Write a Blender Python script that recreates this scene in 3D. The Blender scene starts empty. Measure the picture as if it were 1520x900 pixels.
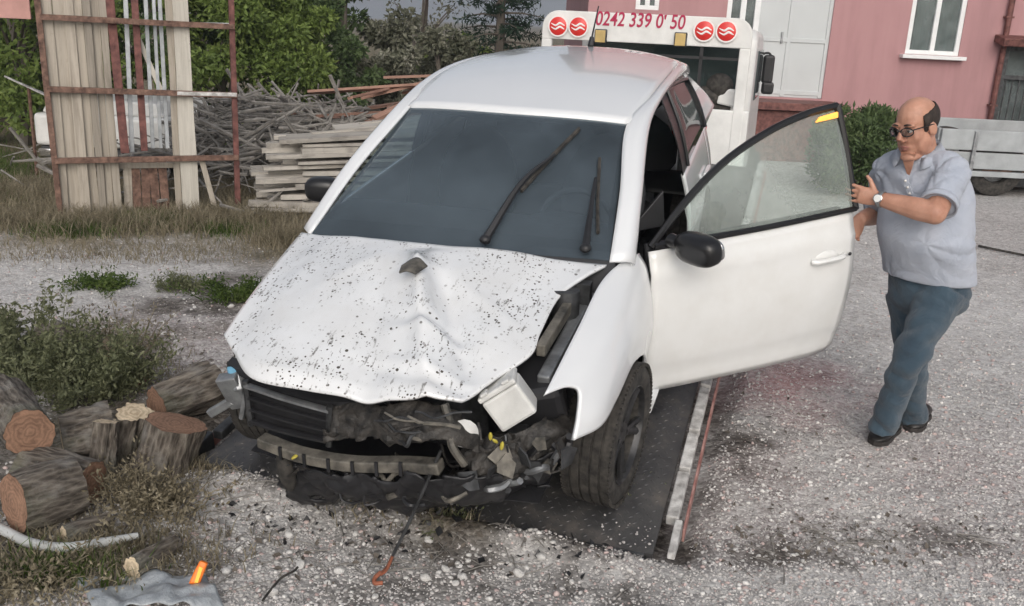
import bpy, bmesh, math, random
import numpy as np
from mathutils import Vector, Matrix, noise as mnoise
R = math.radians
random.seed(7); rng = np.random.default_rng(7)
scene = bpy.context.scene
C = scene.collection

# ------------------------------------------------------------------ camera
F, PITCH, ROLL, HC = 1390.0, R(16.63), R(2.76), 1.94
def cam_axes():
    f = np.array([0, math.cos(PITCH), -math.sin(PITCH)]); r0 = np.array([1., 0, 0]); u0 = np.cross(r0, f)
    c, s = math.cos(ROLL), math.sin(ROLL)
    return c*r0 + s*u0, -s*r0 + c*u0, f
CR, CU, CF = cam_axes()
cam = bpy.data.objects.new('camera', bpy.data.cameras.new('camera'))
C.objects.link(cam)
cam.data.sensor_width = 36; cam.data.lens = F/1520*36
cam.data.clip_start = .05; cam.data.clip_end = 6000
cam.matrix_world = Matrix(((CR[0], CU[0], -CF[0], 0), (CR[1], CU[1], -CF[1], 0), (CR[2], CU[2], -CF[2], HC), (0, 0, 0, 1)))
scene.camera = cam

# ------------------------------------------------------------------ light: a soft evening sky
SUN_EL, SUN_AZ = R(33), R(178)          # azimuth clockwise from +Y
w = bpy.data.worlds.new('World'); scene.world = w; w.use_nodes = True
nt = w.node_tree; nt.nodes.clear()
sky = nt.nodes.new('ShaderNodeTexSky'); sky.sky_type = 'NISHITA'; sky.sun_disc = False
sky.sun_elevation = SUN_EL; sky.sun_rotation = SUN_AZ
sky.air_density = 1.0; sky.dust_density = 4.0; sky.ozone_density = 1.0
bg = nt.nodes.new('ShaderNodeBackground'); bg.inputs['Strength'].default_value = .13
hs = nt.nodes.new('ShaderNodeHueSaturation'); hs.inputs['Saturation'].default_value = .45
wo = nt.nodes.new('ShaderNodeOutputWorld')
nt.links.new(sky.outputs[0], hs.inputs['Color']); nt.links.new(hs.outputs[0], bg.inputs[0]); nt.links.new(bg.outputs[0], wo.inputs[0])
sl = bpy.data.lights.new('sun', 'SUN'); sl.energy = .85; sl.angle = R(60); sl.color = (1, .96, .90)
sun = bpy.data.objects.new('sun', sl); C.objects.link(sun)
sd = Vector((math.sin(SUN_AZ)*math.cos(SUN_EL), math.cos(SUN_AZ)*math.cos(SUN_EL), math.sin(SUN_EL)))
sun.rotation_euler = sd.to_track_quat('Z', 'Y').to_euler(); sun.location = (0, 0, 20)
vs = scene.view_settings
vs.view_transform = 'Standard'; vs.look = 'None'; vs.gamma = 1; vs.use_curve_mapping = False; vs.exposure = 0.16

# ------------------------------------------------------------------ pixel -> direction helpers (photo pixels 1520 x 900)
def ray(px, py): return (px-760)/F*CR - (py-450)/F*CU + CF
def ground(px, py, z=0.0):
    d = ray(px, py); t = (z-HC)/d[2]; return np.array([0, 0, HC]) + t*d
def aty(px, py, Y):
    d = ray(px, py); return np.array([0, 0, HC]) + d*Y/d[1]

# ------------------------------------------------------------------ materials
MATS = {}
def nodes_of(name):
    m = bpy.data.materials.new(name); m.use_nodes = True; n = m.node_tree; n.nodes.clear()
    out = n.nodes.new('ShaderNodeOutputMaterial'); b = n.nodes.new('ShaderNodeBsdfPrincipled')
    n.links.new(b.outputs[0], out.inputs[0]); MATS[name] = m
    return m, n, b, out
def tc(n, kind='Object', scale=None):
    t = n.nodes.new('ShaderNodeTexCoord'); o = t.outputs[kind]
    if scale is not None:
        mp = n.nodes.new('ShaderNodeMapping'); mp.inputs['Scale'].default_value = scale
        n.links.new(o, mp.inputs[0]); o = mp.outputs[0]
    return o
def noi(n, co, scale, detail=5, rough=.6, dist=0):
    t = n.nodes.new('ShaderNodeTexNoise'); t.inputs['Scale'].default_value = scale; t.inputs['Detail'].default_value = detail
    t.inputs['Roughness'].default_value = rough; t.inputs['Distortion'].default_value = dist
    n.links.new(co, t.inputs['Vector']); return t.outputs['Fac']
def vor(n, co, scale, out='Distance', feature='F1', rnd=1):
    t = n.nodes.new('ShaderNodeTexVoronoi'); t.inputs['Scale'].default_value = scale; t.feature = feature
    t.inputs['Randomness'].default_value = rnd
    n.links.new(co, t.inputs['Vector']); return t.outputs[out]
def ramp(n, fac, stops, interp='LINEAR'):
    r = n.nodes.new('ShaderNodeValToRGB'); r.color_ramp.interpolation = interp
    e = r.color_ramp.elements
    while len(e) < len(stops): e.new(.5)
    for el, (p, c) in zip(e, stops):
        el.position = p; el.color = (c, c, c, 1) if isinstance(c, (int, float)) else (*c[:3], 1)
    n.links.new(fac, r.inputs[0]); return r.outputs[0]
def mathn(n, op, a, b=None, clamp=False):
    m = n.nodes.new('ShaderNodeMath'); m.operation = op; m.use_clamp = clamp
    for i, x in enumerate((a, b)):
        if x is None: continue
        if isinstance(x, (int, float)): m.inputs[i].default_value = x
        else: n.links.new(x, m.inputs[i])
    return m.outputs[0]
def mix(n, fac, a, b):
    m = n.nodes.new('ShaderNodeMix'); m.data_type = 'RGBA'
    if isinstance(fac, (int, float)): m.inputs[0].default_value = fac
    else: n.links.new(fac, m.inputs[0])
    for k, x in ((6, a), (7, b)):
        if isinstance(x, tuple): m.inputs[k].default_value = (*x[:3], 1)
        else: n.links.new(x, m.inputs[k])
    return m.outputs[2]
def bump(n, b, h, strength=.3, dist=.01):
    bn = n.nodes.new('ShaderNodeBump'); bn.inputs['Strength'].default_value = strength; bn.inputs['Distance'].default_value = dist
    n.links.new(h, bn.inputs['Height']); n.links.new(bn.outputs[0], b.inputs['Normal'])
def mat(name, col, rough=.6, metal=0, var=.18, scale=6, col2=None, bmp=0, bscale=30, coat=0, stretch=None, spec=.5, trans=0, emit=0):
    if name in MATS: return MATS[name]
    m, n, b, o = nodes_of(name)
    co = tc(n, 'Object', stretch)
    f = noi(n, co, scale, 6)
    hi = col2 or tuple(min(1, c*(1+var)) for c in col)
    n.links.new(ramp(n, f, [(.32, tuple(c*(1-var) for c in col)), (.68, hi)]), b.inputs['Base Color'])
    b.inputs['Roughness'].default_value = rough; b.inputs['Metallic'].default_value = metal
    b.inputs['Coat Weight'].default_value = coat; b.inputs['Coat Roughness'].default_value = .08
    b.inputs['Specular IOR Level'].default_value = spec
    if trans: b.inputs['Transmission Weight'].default_value = trans
    if emit:
        b.inputs['Emission Color'].default_value = (*col, 1); b.inputs['Emission Strength'].default_value = emit
    if bmp: bump(n, b, noi(n, co, bscale, 4), bmp)
    return m

def m_paint(name, base, splat, dust_sheen=.15):
    m, n, b, o = nodes_of(name); co = tc(n)
    # splashed mud: drops of several sizes and dragged streaks, in clusters
    wob = noi(n, co, 30, 3)
    def drops(scale, cut):
        t = n.nodes.new('ShaderNodeTexVoronoi'); t.inputs['Scale'].default_value = scale; n.links.new(co, t.inputs['Vector'])
        s = n.nodes.new('ShaderNodeSeparateColor'); n.links.new(t.outputs['Color'], s.inputs[0])
        lim = mathn(n, 'MULTIPLY', mathn(n, 'POWER', s.outputs[0], 5.0), cut)
        d = mathn(n, 'ADD', t.outputs['Distance'], mathn(n, 'MULTIPLY', mathn(n, 'SUBTRACT', wob, .5), .35))
        return ramp(n, mathn(n, 'SUBTRACT', lim, d), [(0, 0), (.05, 1)])
    streak = ramp(n, noi(n, tc(n, 'Object', (16, 60, 20)), 1.0, 4, .65), [(.59, 0), (.645, 1)])
    clus = ramp(n, noi(n, co, 4.2, 4, .6), [(.43, 0), (.55, 1)])
    wide = ramp(n, noi(n, co, 1.6, 2), [(.30, .2), (.50, 1)])
    a = mathn(n, 'MAXIMUM', mathn(n, 'MULTIPLY', drops(52, .40), wide), mathn(n, 'MULTIPLY', drops(105, .62), clus))
    a = mathn(n, 'MAXIMUM', a, mathn(n, 'MULTIPLY', mathn(n, 'MULTIPLY', streak, clus), .75))
    if splat <= 0: a = mathn(n, 'MULTIPLY', a, 0.0)
    film = ramp(n, noi(n, co, 5, 6, .7), [(.4, 0), (.8, dust_sheen)])
    c = mix(n, film, base, (.42, .38, .31)); c = mix(n, a, c, (.07, .06, .05))
    n.links.new(c, b.inputs['Base Color'])
    n.links.new(ramp(n, a, [(0, .22), (1, .8)]), b.inputs['Roughness'])
    b.inputs['Coat Weight'].default_value = .9; b.inputs['Coat Roughness'].default_value = .06
    return m
def m_glass(name, tint, dust_sheen=.06, dcol=(.5, .52, .52), dsc=3.5):  # diffuse layer: dust, plus painted reflection on the brighter panes
    m = bpy.data.materials.new(name); m.use_nodes = True; n = m.node_tree; n.nodes.clear(); MATS[name] = m
    out = n.nodes.new('ShaderNodeOutputMaterial'); tr = n.nodes.new('ShaderNodeBsdfTransparent'); tr.inputs[0].default_value = (*tint, 1)
    gl = n.nodes.new('ShaderNodeBsdfGlossy'); gl.inputs['Roughness'].default_value = .03
    fr = n.nodes.new('ShaderNodeFresnel'); fr.inputs[0].default_value = 1.5
    a = n.nodes.new('ShaderNodeMixShader'); n.links.new(fr.outputs[0], a.inputs[0]); n.links.new(tr.outputs[0], a.inputs[1]); n.links.new(gl.outputs[0], a.inputs[2])
    df = n.nodes.new('ShaderNodeBsdfDiffuse'); df.inputs[0].default_value = (*dcol, 1)
    b = n.nodes.new('ShaderNodeMixShader')
    co = tc(n); f = ramp(n, noi(n, co, dsc, 6, .65), [(.3, dust_sheen*.5), (.75, dust_sheen*1.4)])
    n.links.new(f, b.inputs[0]); n.links.new(a.outputs[0], b.inputs[1]); n.links.new(df.outputs[0], b.inputs[2]); n.links.new(b.outputs[0], out.inputs[0])
    return m
def m_wood(name, c1, c2, stretch=(14, 14, .8), bmp=.4):
    m, n, b, o = nodes_of(name); oi = n.nodes.new('ShaderNodeObjectInfo')
    co = tc(n, 'Object', stretch)
    ad = n.nodes.new('ShaderNodeVectorMath'); ad.operation = 'ADD'; n.links.new(co, ad.inputs[0])
    rv = n.nodes.new('ShaderNodeCombineXYZ'); k = mathn(n, 'MULTIPLY', oi.outputs['Random'], 37.0)
    for i in range(3): n.links.new(k, rv.inputs[i])
    n.links.new(rv.outputs[0], ad.inputs[1])
    f = noi(n, ad.outputs[0], 1.3, 8, .7, 1.2)
    col = ramp(n, f, [(.25, c1), (.55, c2), (.8, tuple(min(1, x*1.2) for x in c2))])
    st = ramp(n, noi(n, tc(n), 3, 5, .7), [(.55, 0), (.75, .55)])
    col = mix(n, st, col, tuple(x*.45 for x in c1))
    br = ramp(n, oi.outputs['Random'], [(0, .72), (1, 1.12)])
    mm = n.nodes.new('ShaderNodeMix'); mm.data_type = 'RGBA'; mm.blend_type = 'MULTIPLY'; mm.inputs[0].default_value = 1
    n.links.new(col, mm.inputs[6]); n.links.new(br, mm.inputs[7])
    n.links.new(mm.outputs[2], b.inputs['Base Color']); b.inputs['Roughness'].default_value = .85
    bump(n, b, f, bmp, .004); return m
def m_leaf(name, c1, c2, c3=None, scale=2.2):
    m, n, b, o = nodes_of(name); co = tc(n)
    f = noi(n, co, scale, 3); g = noi(n, co, scale*14, 1)
    a = mathn(n, 'ADD', mathn(n, 'MULTIPLY', f, .55), mathn(n, 'MULTIPLY', g, .45))
    n.links.new(ramp(n, a, [(.33, c1), (.52, c2), (.68, c3 or tuple(min(1, x*1.35) for x in c2))]), b.inputs['Base Color'])
    b.inputs['Roughness'].default_value = .55; b.inputs['Specular IOR Level'].default_value = .3
    t = n.nodes.new('ShaderNodeBsdfTranslucent'); n.links.new(ramp(n, a, [(.33, c1), (.6, c2)]), t.inputs[0])
    ms = n.nodes.new('ShaderNodeMixShader'); ms.inputs[0].default_value = .38
    n.links.new(b.outputs[0], ms.inputs[1]); n.links.new(t.outputs[0], ms.inputs[2]); n.links.new(ms.outputs[0], o.inputs[0])
    return m

# ------------------------------------------------------------------ mesh builder 
def cr(pts, n):
    """Catmull-Rom resample of a polyline to n points (uniform in index)."""
    p = np.array(pts, float); k = len(p)
    if k == 2: return p[0] + (p[1]-p[0])*np.linspace(0, 1, n)[:, None]
    e = np.vstack([2*p[0]-p[1], p, 2*p[-1]-p[-2]])
    t = np.linspace(0, k-1-1e-9, n); i = t.astype(int); u = (t-i)[:, None]
    a, b, c, d = e[i], e[i+1], e[i+2], e[i+3]
    return .5*((2*b) + (-a+c)*u + (2*a-5*b+4*c-d)*u**2 + (-a+3*b-3*c+d)*u**3)
def eul(rx=0, ry=0, rz=0): return np.array(Matrix.Rotation(rz, 3, 'Z') @ Matrix.Rotation(ry, 3, 'Y') @ Matrix.Rotation(rx, 3, 'X'))
class MB:
    def __init__(s): s.v = []; s.f = []
    def raw(s, v, f):
        o = len(s.v); s.v.extend([tuple(map(float, x)) for x in v]); s.f.extend([tuple(o+i for i in q) for q in f]); return s
    def box(s, c, size, rot=None):
        h = np.array(size)/2.; q = np.array([(x, y, z) for x in (-1, 1) for y in (-1, 1) for z in (-1, 1)])*h
        if rot is not None: q = q @ np.array(rot).T
        return s.raw(q+np.array(c), [(0, 1, 3, 2), (4, 6, 7, 5), (0, 4, 5, 1), (2, 3, 7, 6), (0, 2, 6, 4), (1, 5, 7, 3)])
    def tube(s, pts, r, n=8, cap=True, sq=1.0, up=None, samples=None, phase=0):
        p = np.array(pts, float)
        rr = np.full(len(p), r, float) if np.isscalar(r) else np.array(r, float)
        if samples:
            rr = np.interp(np.linspace(0, len(p)-1, samples), range(len(p)), rr); p = cr(p, samples)
        t = np.gradient(p, axis=0); t /= np.linalg.norm(t, axis=1)[:, None]+1e-12
        u = np.array(up, float) if up is not None else (np.array([0, 0, 1.]) if abs(t[0][2]) < .9 else np.array([1., 0, 0]))
        rings = []; nn = None
        for i in range(len(p)):
            ref = u if (nn is None or up is not None) else nn
            a = ref - t[i]*np.dot(ref, t[i]); a /= np.linalg.norm(a)+1e-12; nn = a; b = np.cross(t[i], a)
            th = np.linspace(0, 2*math.pi, n, endpoint=False)+phase
            rings.append(p[i] + rr[i]*(np.cos(th)[:, None]*a*sq + np.sin(th)[:, None]*b))
        v = np.vstack(rings); f = []
        for i in range(len(p)-1):
            for j in range(n): k = (j+1) % n; f.append((i*n+j, i*n+k, (i+1)*n+k, (i+1)*n+j))
        if cap: f.append(tuple(range(n))[::-1]); f.append(tuple((len(p)-1)*n+j for j in range(n)))
        return s.raw(v, f)
    def ell(s, c, r, rot=None, nu=14, nv=9):
        v = []; f = []
        for i in range(nv+1):
            a = math.pi*i/nv
            for j in range(nu):
                b = 2*math.pi*j/nu; v.append((math.sin(a)*math.cos(b), math.sin(a)*math.sin(b), math.cos(a)))
        for i in range(nv):
            for j in range(nu):
                k = (j+1) % nu; f.append((i*nu+j, (i+1)*nu+j, (i+1)*nu+k, i*nu+k))
        v = np.array(v)*np.array(r)
        if rot is not None: v = v @ np.array(rot).T
        return s.raw(v+np.array(c), f)
    def sup(s, c, r, rot=None, p=.6, nu=24, nv=14):
        """superellipsoid: a box with generously rounded edges"""
        sp = lambda x: math.copysign(abs(x)**p, x); v = []; f = []
        for i in range(nv+1):
            a = math.pi*(i/nv-.5)
            for j in range(nu):
                b = 2*math.pi*j/nu; v.append((sp(math.cos(a))*sp(math.cos(b)), sp(math.cos(a))*sp(math.sin(b)), sp(math.sin(a))))
        for i in range(nv):
            for j in range(nu):
                k = (j+1) % nu; f.append((i*nu+j, i*nu+k, (i+1)*nu+k, (i+1)*nu+j))
        v = np.array(v)*np.array(r)
        if rot is not None: v = v @ np.array(rot).T
        return s.raw(v+np.array(c), f)
    def grid(s, P, wrap=False):
        a, b = P.shape[:2]; f = []
        for i in range(a-1):
            for j in range(b-1 if not wrap else b):
                k = (j+1) % b; f.append((i*b+j, i*b+k, (i+1)*b+k, (i+1)*b+j))
        return s.raw(P.reshape(-1, 3), f)
    def loft(s, curves, nu=16, nv=12):
        g = np.array([cr(c, nu) for c in curves]); g2 = np.stack([cr(g[:, j], nv) for j in range(nu)], 1)
        return s.grid(g2)
    def lathe(s, prof, c=(0, 0, 0), rot=None, n=24, cap=True):
        v = []
        for r, h in prof:
            for j in range(n):
                a = 2*math.pi*j/n; v.append((r*math.cos(a), r*math.sin(a), h))
        v = np.array(v)
        if rot is not None: v = v @ np.array(rot).T
        f = []
        for i in range(len(prof)-1):
            for j in range(n): k = (j+1) % n; f.append((i*n+j, i*n+k, (i+1)*n+k, (i+1)*n+j))
        if cap and prof[0][0] > 1e-4: f.append(tuple(range(n))[::-1])
        if cap and prof[-1][0] > 1e-4: f.append(tuple((len(prof)-1)*n+j for j in range(n)))
        return s.raw(v+np.array(c), f)
    def prism(s, poly, thick, O=(0, 0, 0), U=(1, 0, 0), V=(0, 0, 1)):
        """flat polygon (u,v) extruded along UxV by +-thick/2"""
        O, U, V = map(lambda q: np.array(q, float), (O, U, V)); N = np.cross(U, V); N /= np.linalg.norm(N); k = len(poly)
        v = [O+U*a+V*b+N*d for d in (-thick/2, thick/2) for a, b in poly]
        f = [tuple(range(k))[::-1], tuple(range(k, 2*k))] + [(i, (i+1) % k, k+(i+1) % k, k+i) for i in range(k)]
        return s.raw(v, f)
    def mesh(s, name):
        me = bpy.data.meshes.new(name); me.from_pydata(s.v, [], s.f); me.update(); return me
    def build(s, name, m=None, parent=None, smooth=False, bevel=0, solid=0, sub=0, loc=None, rot=None, off=-1, fix=False, ang=40, segs=2):
        me = s.mesh(name)
        if fix:
            bm = bmesh.new(); bm.from_mesh(me); bmesh.ops.remove_doubles(bm, verts=bm.verts, dist=1e-5); bmesh.ops.recalc_face_normals(bm, faces=bm.faces); bm.to_mesh(me); bm.free()
        o = bpy.data.objects.new(name, me); C.objects.link(o)
        if m: me.materials.append(MATS[m] if isinstance(m, str) else m)
        if parent: o.parent = parent
        if loc is not None: o.location = loc
        if rot is not None: o.rotation_euler = rot
        if smooth:
            me.shade_smooth()
            try: me.set_sharp_from_angle(angle=R(ang))
            except Exception: pass
        if solid: md = o.modifiers.new('solid', 'SOLIDIFY'); md.thickness = solid; md.offset = off
        if bevel: md = o.modifiers.new('bevel', 'BEVEL'); md.width = bevel; md.segments = segs; md.limit_method = 'ANGLE'; md.angle_limit = R(40)
        if sub: md = o.modifiers.new('sub', 'SUBSURF'); md.levels = sub; md.render_levels = sub
        return o
def tag(o, label, cat, group=None):
    o['label'] = label; o['category'] = cat
    if group: o['group'] = group
    return o
def struct(o): o['kind'] = 'structure'; return o
def stuff(o): o['kind'] = 'stuff'; return o
def empty(name, loc=(0, 0, 0), rot=(0, 0, 0)):
    o = bpy.data.objects.new(name, None); o.empty_display_size = .2; C.objects.link(o); o.location = loc; o.rotation_euler = rot; return o
def kid(name, me, m, parent, loc=(0, 0, 0), rot=(0, 0, 0), scale=(1, 1, 1)):
    o = bpy.data.objects.new(name, me); C.objects.link(o); o.parent = parent; o.location = loc; o.rotation_euler = rot; o.scale = scale
    if m and not me.materials: me.materials.append(MATS[m])
    return o
def text_mesh(name, txt, size, m, parent, loc, rot, depth=.002, bold=.0, shear=0, width=1.0, align='CENTER'):
    cu = bpy.data.curves.new(name, 'FONT'); cu.body = txt; cu.size = size; cu.extrude = depth; cu.offset = bold; cu.shear = shear
    cu.align_x = align; cu.align_y = 'CENTER'
    t = bpy.data.objects.new(name+'_tmp', cu); C.objects.link(t)
    dg = bpy.context.evaluated_depsgraph_get(); me = bpy.data.meshes.new_from_object(t.evaluated_get(dg))
    bpy.data.objects.remove(t); me.name = name
    return kid(name, me, m, parent, loc, rot, (width, 1, 1))
def remeshed(mb, name, m, parent, voxel=.006, smooth_it=6, fac=.5, disp=None):
    me = mb.mesh(name); o = bpy.data.objects.new(name, me); C.objects.link(o)
    md = o.modifiers.new('r', 'REMESH'); md.mode = 'VOXEL'; md.voxel_size = voxel
    md = o.modifiers.new('s', 'SMOOTH'); md.factor = fac; md.iterations = smooth_it
    dg = bpy.context.evaluated_depsgraph_get(); me2 = bpy.data.meshes.new_from_object(o.evaluated_get(dg))
    bpy.data.objects.remove(o); me2.name = name
    if disp:
        n = len(me2.vertices); co = np.empty(n*3); me2.vertices.foreach_get('co', co); nr = np.empty(n*3); me2.vertices.foreach_get('normal', nr)
        co = disp(co.reshape(-1, 3), nr.reshape(-1, 3)); me2.vertices.foreach_set('co', co.ravel()); me2.update()
    o = bpy.data.objects.new(name, me2); C.objects.link(o); o.parent = parent
    me2.materials.clear(); me2.materials.append(MATS[m]); me2.shade_smooth()
    return o
# ------------------------------------------------------------------ shared materials
m_paint('car_paint', (.75, .765, .78), .0, .03)
m_paint('car_paint_muddy', (.74, .755, .77), 1.0, .22)
m_paint('car_door_paint', (.75, .755, .745), .0, .20)
m_glass('windscreen_glass', (.62, .70, .75), .19, (.28, .36, .43), 1.6)  # bluish veil: dust with sky reflection painted into its colour
m_glass('lens_glass', (.93, .93, .93), .02)
m_glass('side_glass', (.42, .50, .50), .05)
m_glass('door_glass', (.74, .84, .80), .26, (.70, .78, .73), 1.4)  # pale greenish veil paints bright reflection into the glass colour
m_glass('pane_glass', (.45, .52, .52), .20, (.55, .62, .62))  # veil lightens the panes as a painted sky reflection
mat('black_plastic', (.018, .018, .02), .45, var=.3)
mat('black_trim', (.012, .012, .013), .30, var=.2)
mat('black_rubber', (.022, .021, .02), .85, var=.5, scale=25, col2=(.07, .063, .055), bmp=.3)
mat('muddy_plastic', (.009, .009, .009), .55, var=.5, scale=22, col2=(.055, .049, .043), bmp=.8, bscale=45)
mat('grey_metal', (.30, .31, .32), .45, .7, var=.35, scale=14, bmp=.2)
mat('dark_metal', (.07, .072, .075), .5, .6, var=.5, scale=16, bmp=.3)
mat('alloy', (.06, .06, .062), .42, .7, var=.35, scale=18)
mat('beam_metal', (.085, .082, .075), .6, .3, var=.5, scale=14, col2=(.24, .22, .185), bmp=.5)
mat('white_box', (.62, .62, .60), .55, var=.15, scale=9)
mat('blue_plastic', (.16, .38, .55), .4)
mat('yellow_plastic', (.45, .38, .05), .5)
mat('interior', (.035, .036, .04), .75, var=.2)
mat('airbag', (.36, .39, .38), .9, var=.08, bmp=.4, bscale=12)
mat('chrome', (.6, .6, .6), .15, 1, var=.05)
mat('amber_reflection', (1.0, .44, .08), .25, var=.03, emit=.9)  # emission imitates an amber reflection, no lamp
mat('rust', (.11, .060, .045), .8, .1, var=.4, scale=22, col2=(.26, .155, .115), bmp=.4)
mat('red_oxide', (.12, .042, .037), .65, .1, var=.4, scale=15, col2=(.23, .095, .08), bmp=.3)
mat('white_steel', (.72, .72, .70), .4, 0, var=.10, scale=5, coat=.2)
mat('worn_white_steel', (.45, .43, .41), .6, .1, var=.45, scale=16, col2=(.74, .73, .71), bmp=.3)
mat('red_sticker', (.66, .035, .03), .35, var=.08)
mat('crimson_letter', (.40, .015, .07), .5, var=.1)
mat('white_sticker', (.8, .78, .76), .4, var=.04)
mat('concrete', (.40, .39, .38), .9, var=.15, bmp=.3)
mat('pvc_white', (.76, .77, .77), .4, var=.05)
mat('metal_door_white', (.52, .545, .55), .5, var=.05, scale=1.5)

def m_checker():
    m, n, b, o = nodes_of('checker_plate'); co = tc(n)
    f = noi(n, co, 5, 7, .7)
    n.links.new(ramp(n, f, [(.3, (.05, .05, .055)), (.52, (.10, .098, .098)), (.7, (.19, .17, .155))]), b.inputs['Base Color'])
    b.inputs['Metallic'].default_value = .35; n.links.new(ramp(n, f, [(.3, .30), (.7, .7)]), b.inputs['Roughness'])
    bump(n, b, noi(n, co, 60, 3), .3, .003)
m_checker()
def m_wall():
    m, n, b, o = nodes_of('pink_render'); co = tc(n)
    f = noi(n, co, .45, 6, .65); g = noi(n, tc(n, 'Object', (2.5, 2.5, .25)), 1.2, 5, .7)
    a = mathn(n, 'ADD', mathn(n, 'MULTIPLY', f, .45), mathn(n, 'MULTIPLY', g, .55))
    n.links.new(ramp(n, a, [(.32, (.33, .185, .19)), (.52, (.42, .235, .24)), (.7, (.46, .275, .275))]), b.inputs['Base Color'])
    b.inputs['Roughness'].default_value = .9; bump(n, b, noi(n, co, 60, 3), .25, .004)
m_wall()

# ------------------------------------------------------------------ ground
def ell_zone(X, Y, px, py, rx, ry, soft=.5):
    c = ground(px, py); a = ground(px+rx, py); b = ground(px, max(py-ry, 70)); b2 = ground(px, py+ry)
    wx = abs(a[0]-c[0]); wy = max(abs(b2[1]-c[1]), .5*abs(b[1]-c[1]))
    d = np.sqrt(((X-c[0])/wx)**2 + ((Y-c[1])/wy)**2)
    return np.clip((1+soft-d)/(2*soft), 0, 1)
def fbm(X, Y, s, seed, oct=4):
    out = np.zeros_like(X); r = np.random.default_rng(seed); amp = 1; tot = 0
    for k in range(oct):
        for _ in range(4):
            a = r.uniform(0, 2*math.pi); ph = r.uniform(0, 6.28); fr = s*2**k*r.uniform(.7, 1.4)
            out += amp*np.sin(fr*(X*math.cos(a)+Y*math.sin(a))+ph+1.3*np.sin(fr*.6*(Y*math.cos(a)-X*math.sin(a))+ph*2)); tot += amp*.7
        amp *= .55
    return out/tot*1.6
def ground_zones(X, Y):
    nz = fbm(X, Y, 2.2, 3)*.30+fbm(X, Y, 7.5, 4, 3)*.22
    z = lambda *a, **k: np.clip(ell_zone(X, Y, *a, **k)+nz*1.2*(ell_zone(X, Y, *a, soft=1.0) > .02), 0, 1)
    dirt = np.zeros_like(X); pink = dirt.copy(); grass = dirt.copy(); pale = dirt.copy()
    for a in ((1330, 792, 170, 30), (1200, 820, 150, 26), (1080, 808, 120, 34), (840, 770, 200, 60), (560, 735, 220, 35), (120, 690, 220, 160), (160, 840, 200, 70), (330, 640, 90, 60),
              (300, 440, 110, 40), (1100, 640, 60, 22), (980, 600, 120, 140), (700, 500, 260, 230), (640, 800, 90, 22)):
        dirt = np.maximum(dirt, z(*a)*(.9 if a[0] < 700 else .95))
    dirt *= np.clip(.85+.75*fbm(X, Y, 11, 41, 3), .2, 1)
    for a in ((1140, 570, 110, 40), (1130, 700, 120, 60), (1250, 790, 260, 50), (250, 500, 200, 60), (1400, 700, 160, 60)):
        pink = np.maximum(pink, z(*a, soft=.8)*(1.0 if a[1] < 600 and a[0] > 900 else .2))
    for a in ((200, 330, 330, 34), (90, 520, 140, 50), (430, 365, 90, 25), (150, 640, 160, 60), (150, 860, 170, 50), (690, 790, 60, 18)):
        grass = np.maximum(grass, z(*a)*.9)
    grass = np.maximum(grass, np.clip((Y-7.6)/.8, 0, 1)*np.clip((-X-1.6)/.8, 0, 1))
    far = np.clip((Y-24)/10, 0, 1); grass = np.maximum(grass, far)
    for a in ((150, 420, 240, 42), (760, 850, 330, 60), (450, 770, 170, 30), (1280, 875, 260, 26), (1400, 450, 200, 120)):
        pale = np.maximum(pale, z(*a, soft=.7)*.8)
    return dirt, pink, grass, pale
def axis(lo, hi, a, b, step):
    mid = list(np.arange(a, b, step)); out = []; x = b; s = step
    while x < hi: out.append(x); s *= 1.16; x += s
    neg = []; x = a-step; s = step
    while x > lo: neg.append(x); s *= 1.16; x -= s
    return np.array([lo]+neg[::-1]+mid+out+[hi])
xs = axis(-900, 900, -3.6, 4.2, .035); ys = axis(-60, 1500, 2.2, 8.5, .035)
GX, GY = np.meshgrid(xs, ys)
def ground_h(X, Y):
    near = np.exp(-np.clip(np.abs(Y-5)-4, 0, None)**2/40)*np.exp(-np.clip(np.abs(X)-6, 0, None)**2/40)
    d, p, g, pl = ground_zones(X, Y)
    h = (.010*fbm(X, Y, 1.4, 11) + .006*fbm(X, Y, 9, 12, 3))*near
    h += np.where(g > .3, .015*(g-.3), 0)*near
    # hollow under the tilted deck
    u = (X+.281)*-.281+(Y-3.768)*-.96; v = (X+.281)*.96-(Y-3.768)*.281
    inbed = np.clip((1.22-np.abs(v))/.12, 0, 1)*np.clip((.36-u)/.06, 0, 1)*np.clip((u+6)/.5, 0, 1)
    h = h*(1-inbed)-.06*inbed
    heap = .062*np.exp(-(((u-.44)/.085)**2))*np.clip((1.12-np.abs(v))/.25, 0, 1)*(.85+.45*fbm(X, Y, 7, 5, 3))
    return h+heap*.75
GH = ground_h(GX, GY)
def gz(x, y):
    i = min(max(int(np.searchsorted(ys, y))-1, 0), len(ys)-2); j = min(max(int(np.searchsorted(xs, x))-1, 0), len(xs)-2); return float(GH[i:i+2, j:j+2].mean())
mb = MB(); mb.grid(np.stack([GX, GY, GH], 2))
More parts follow.
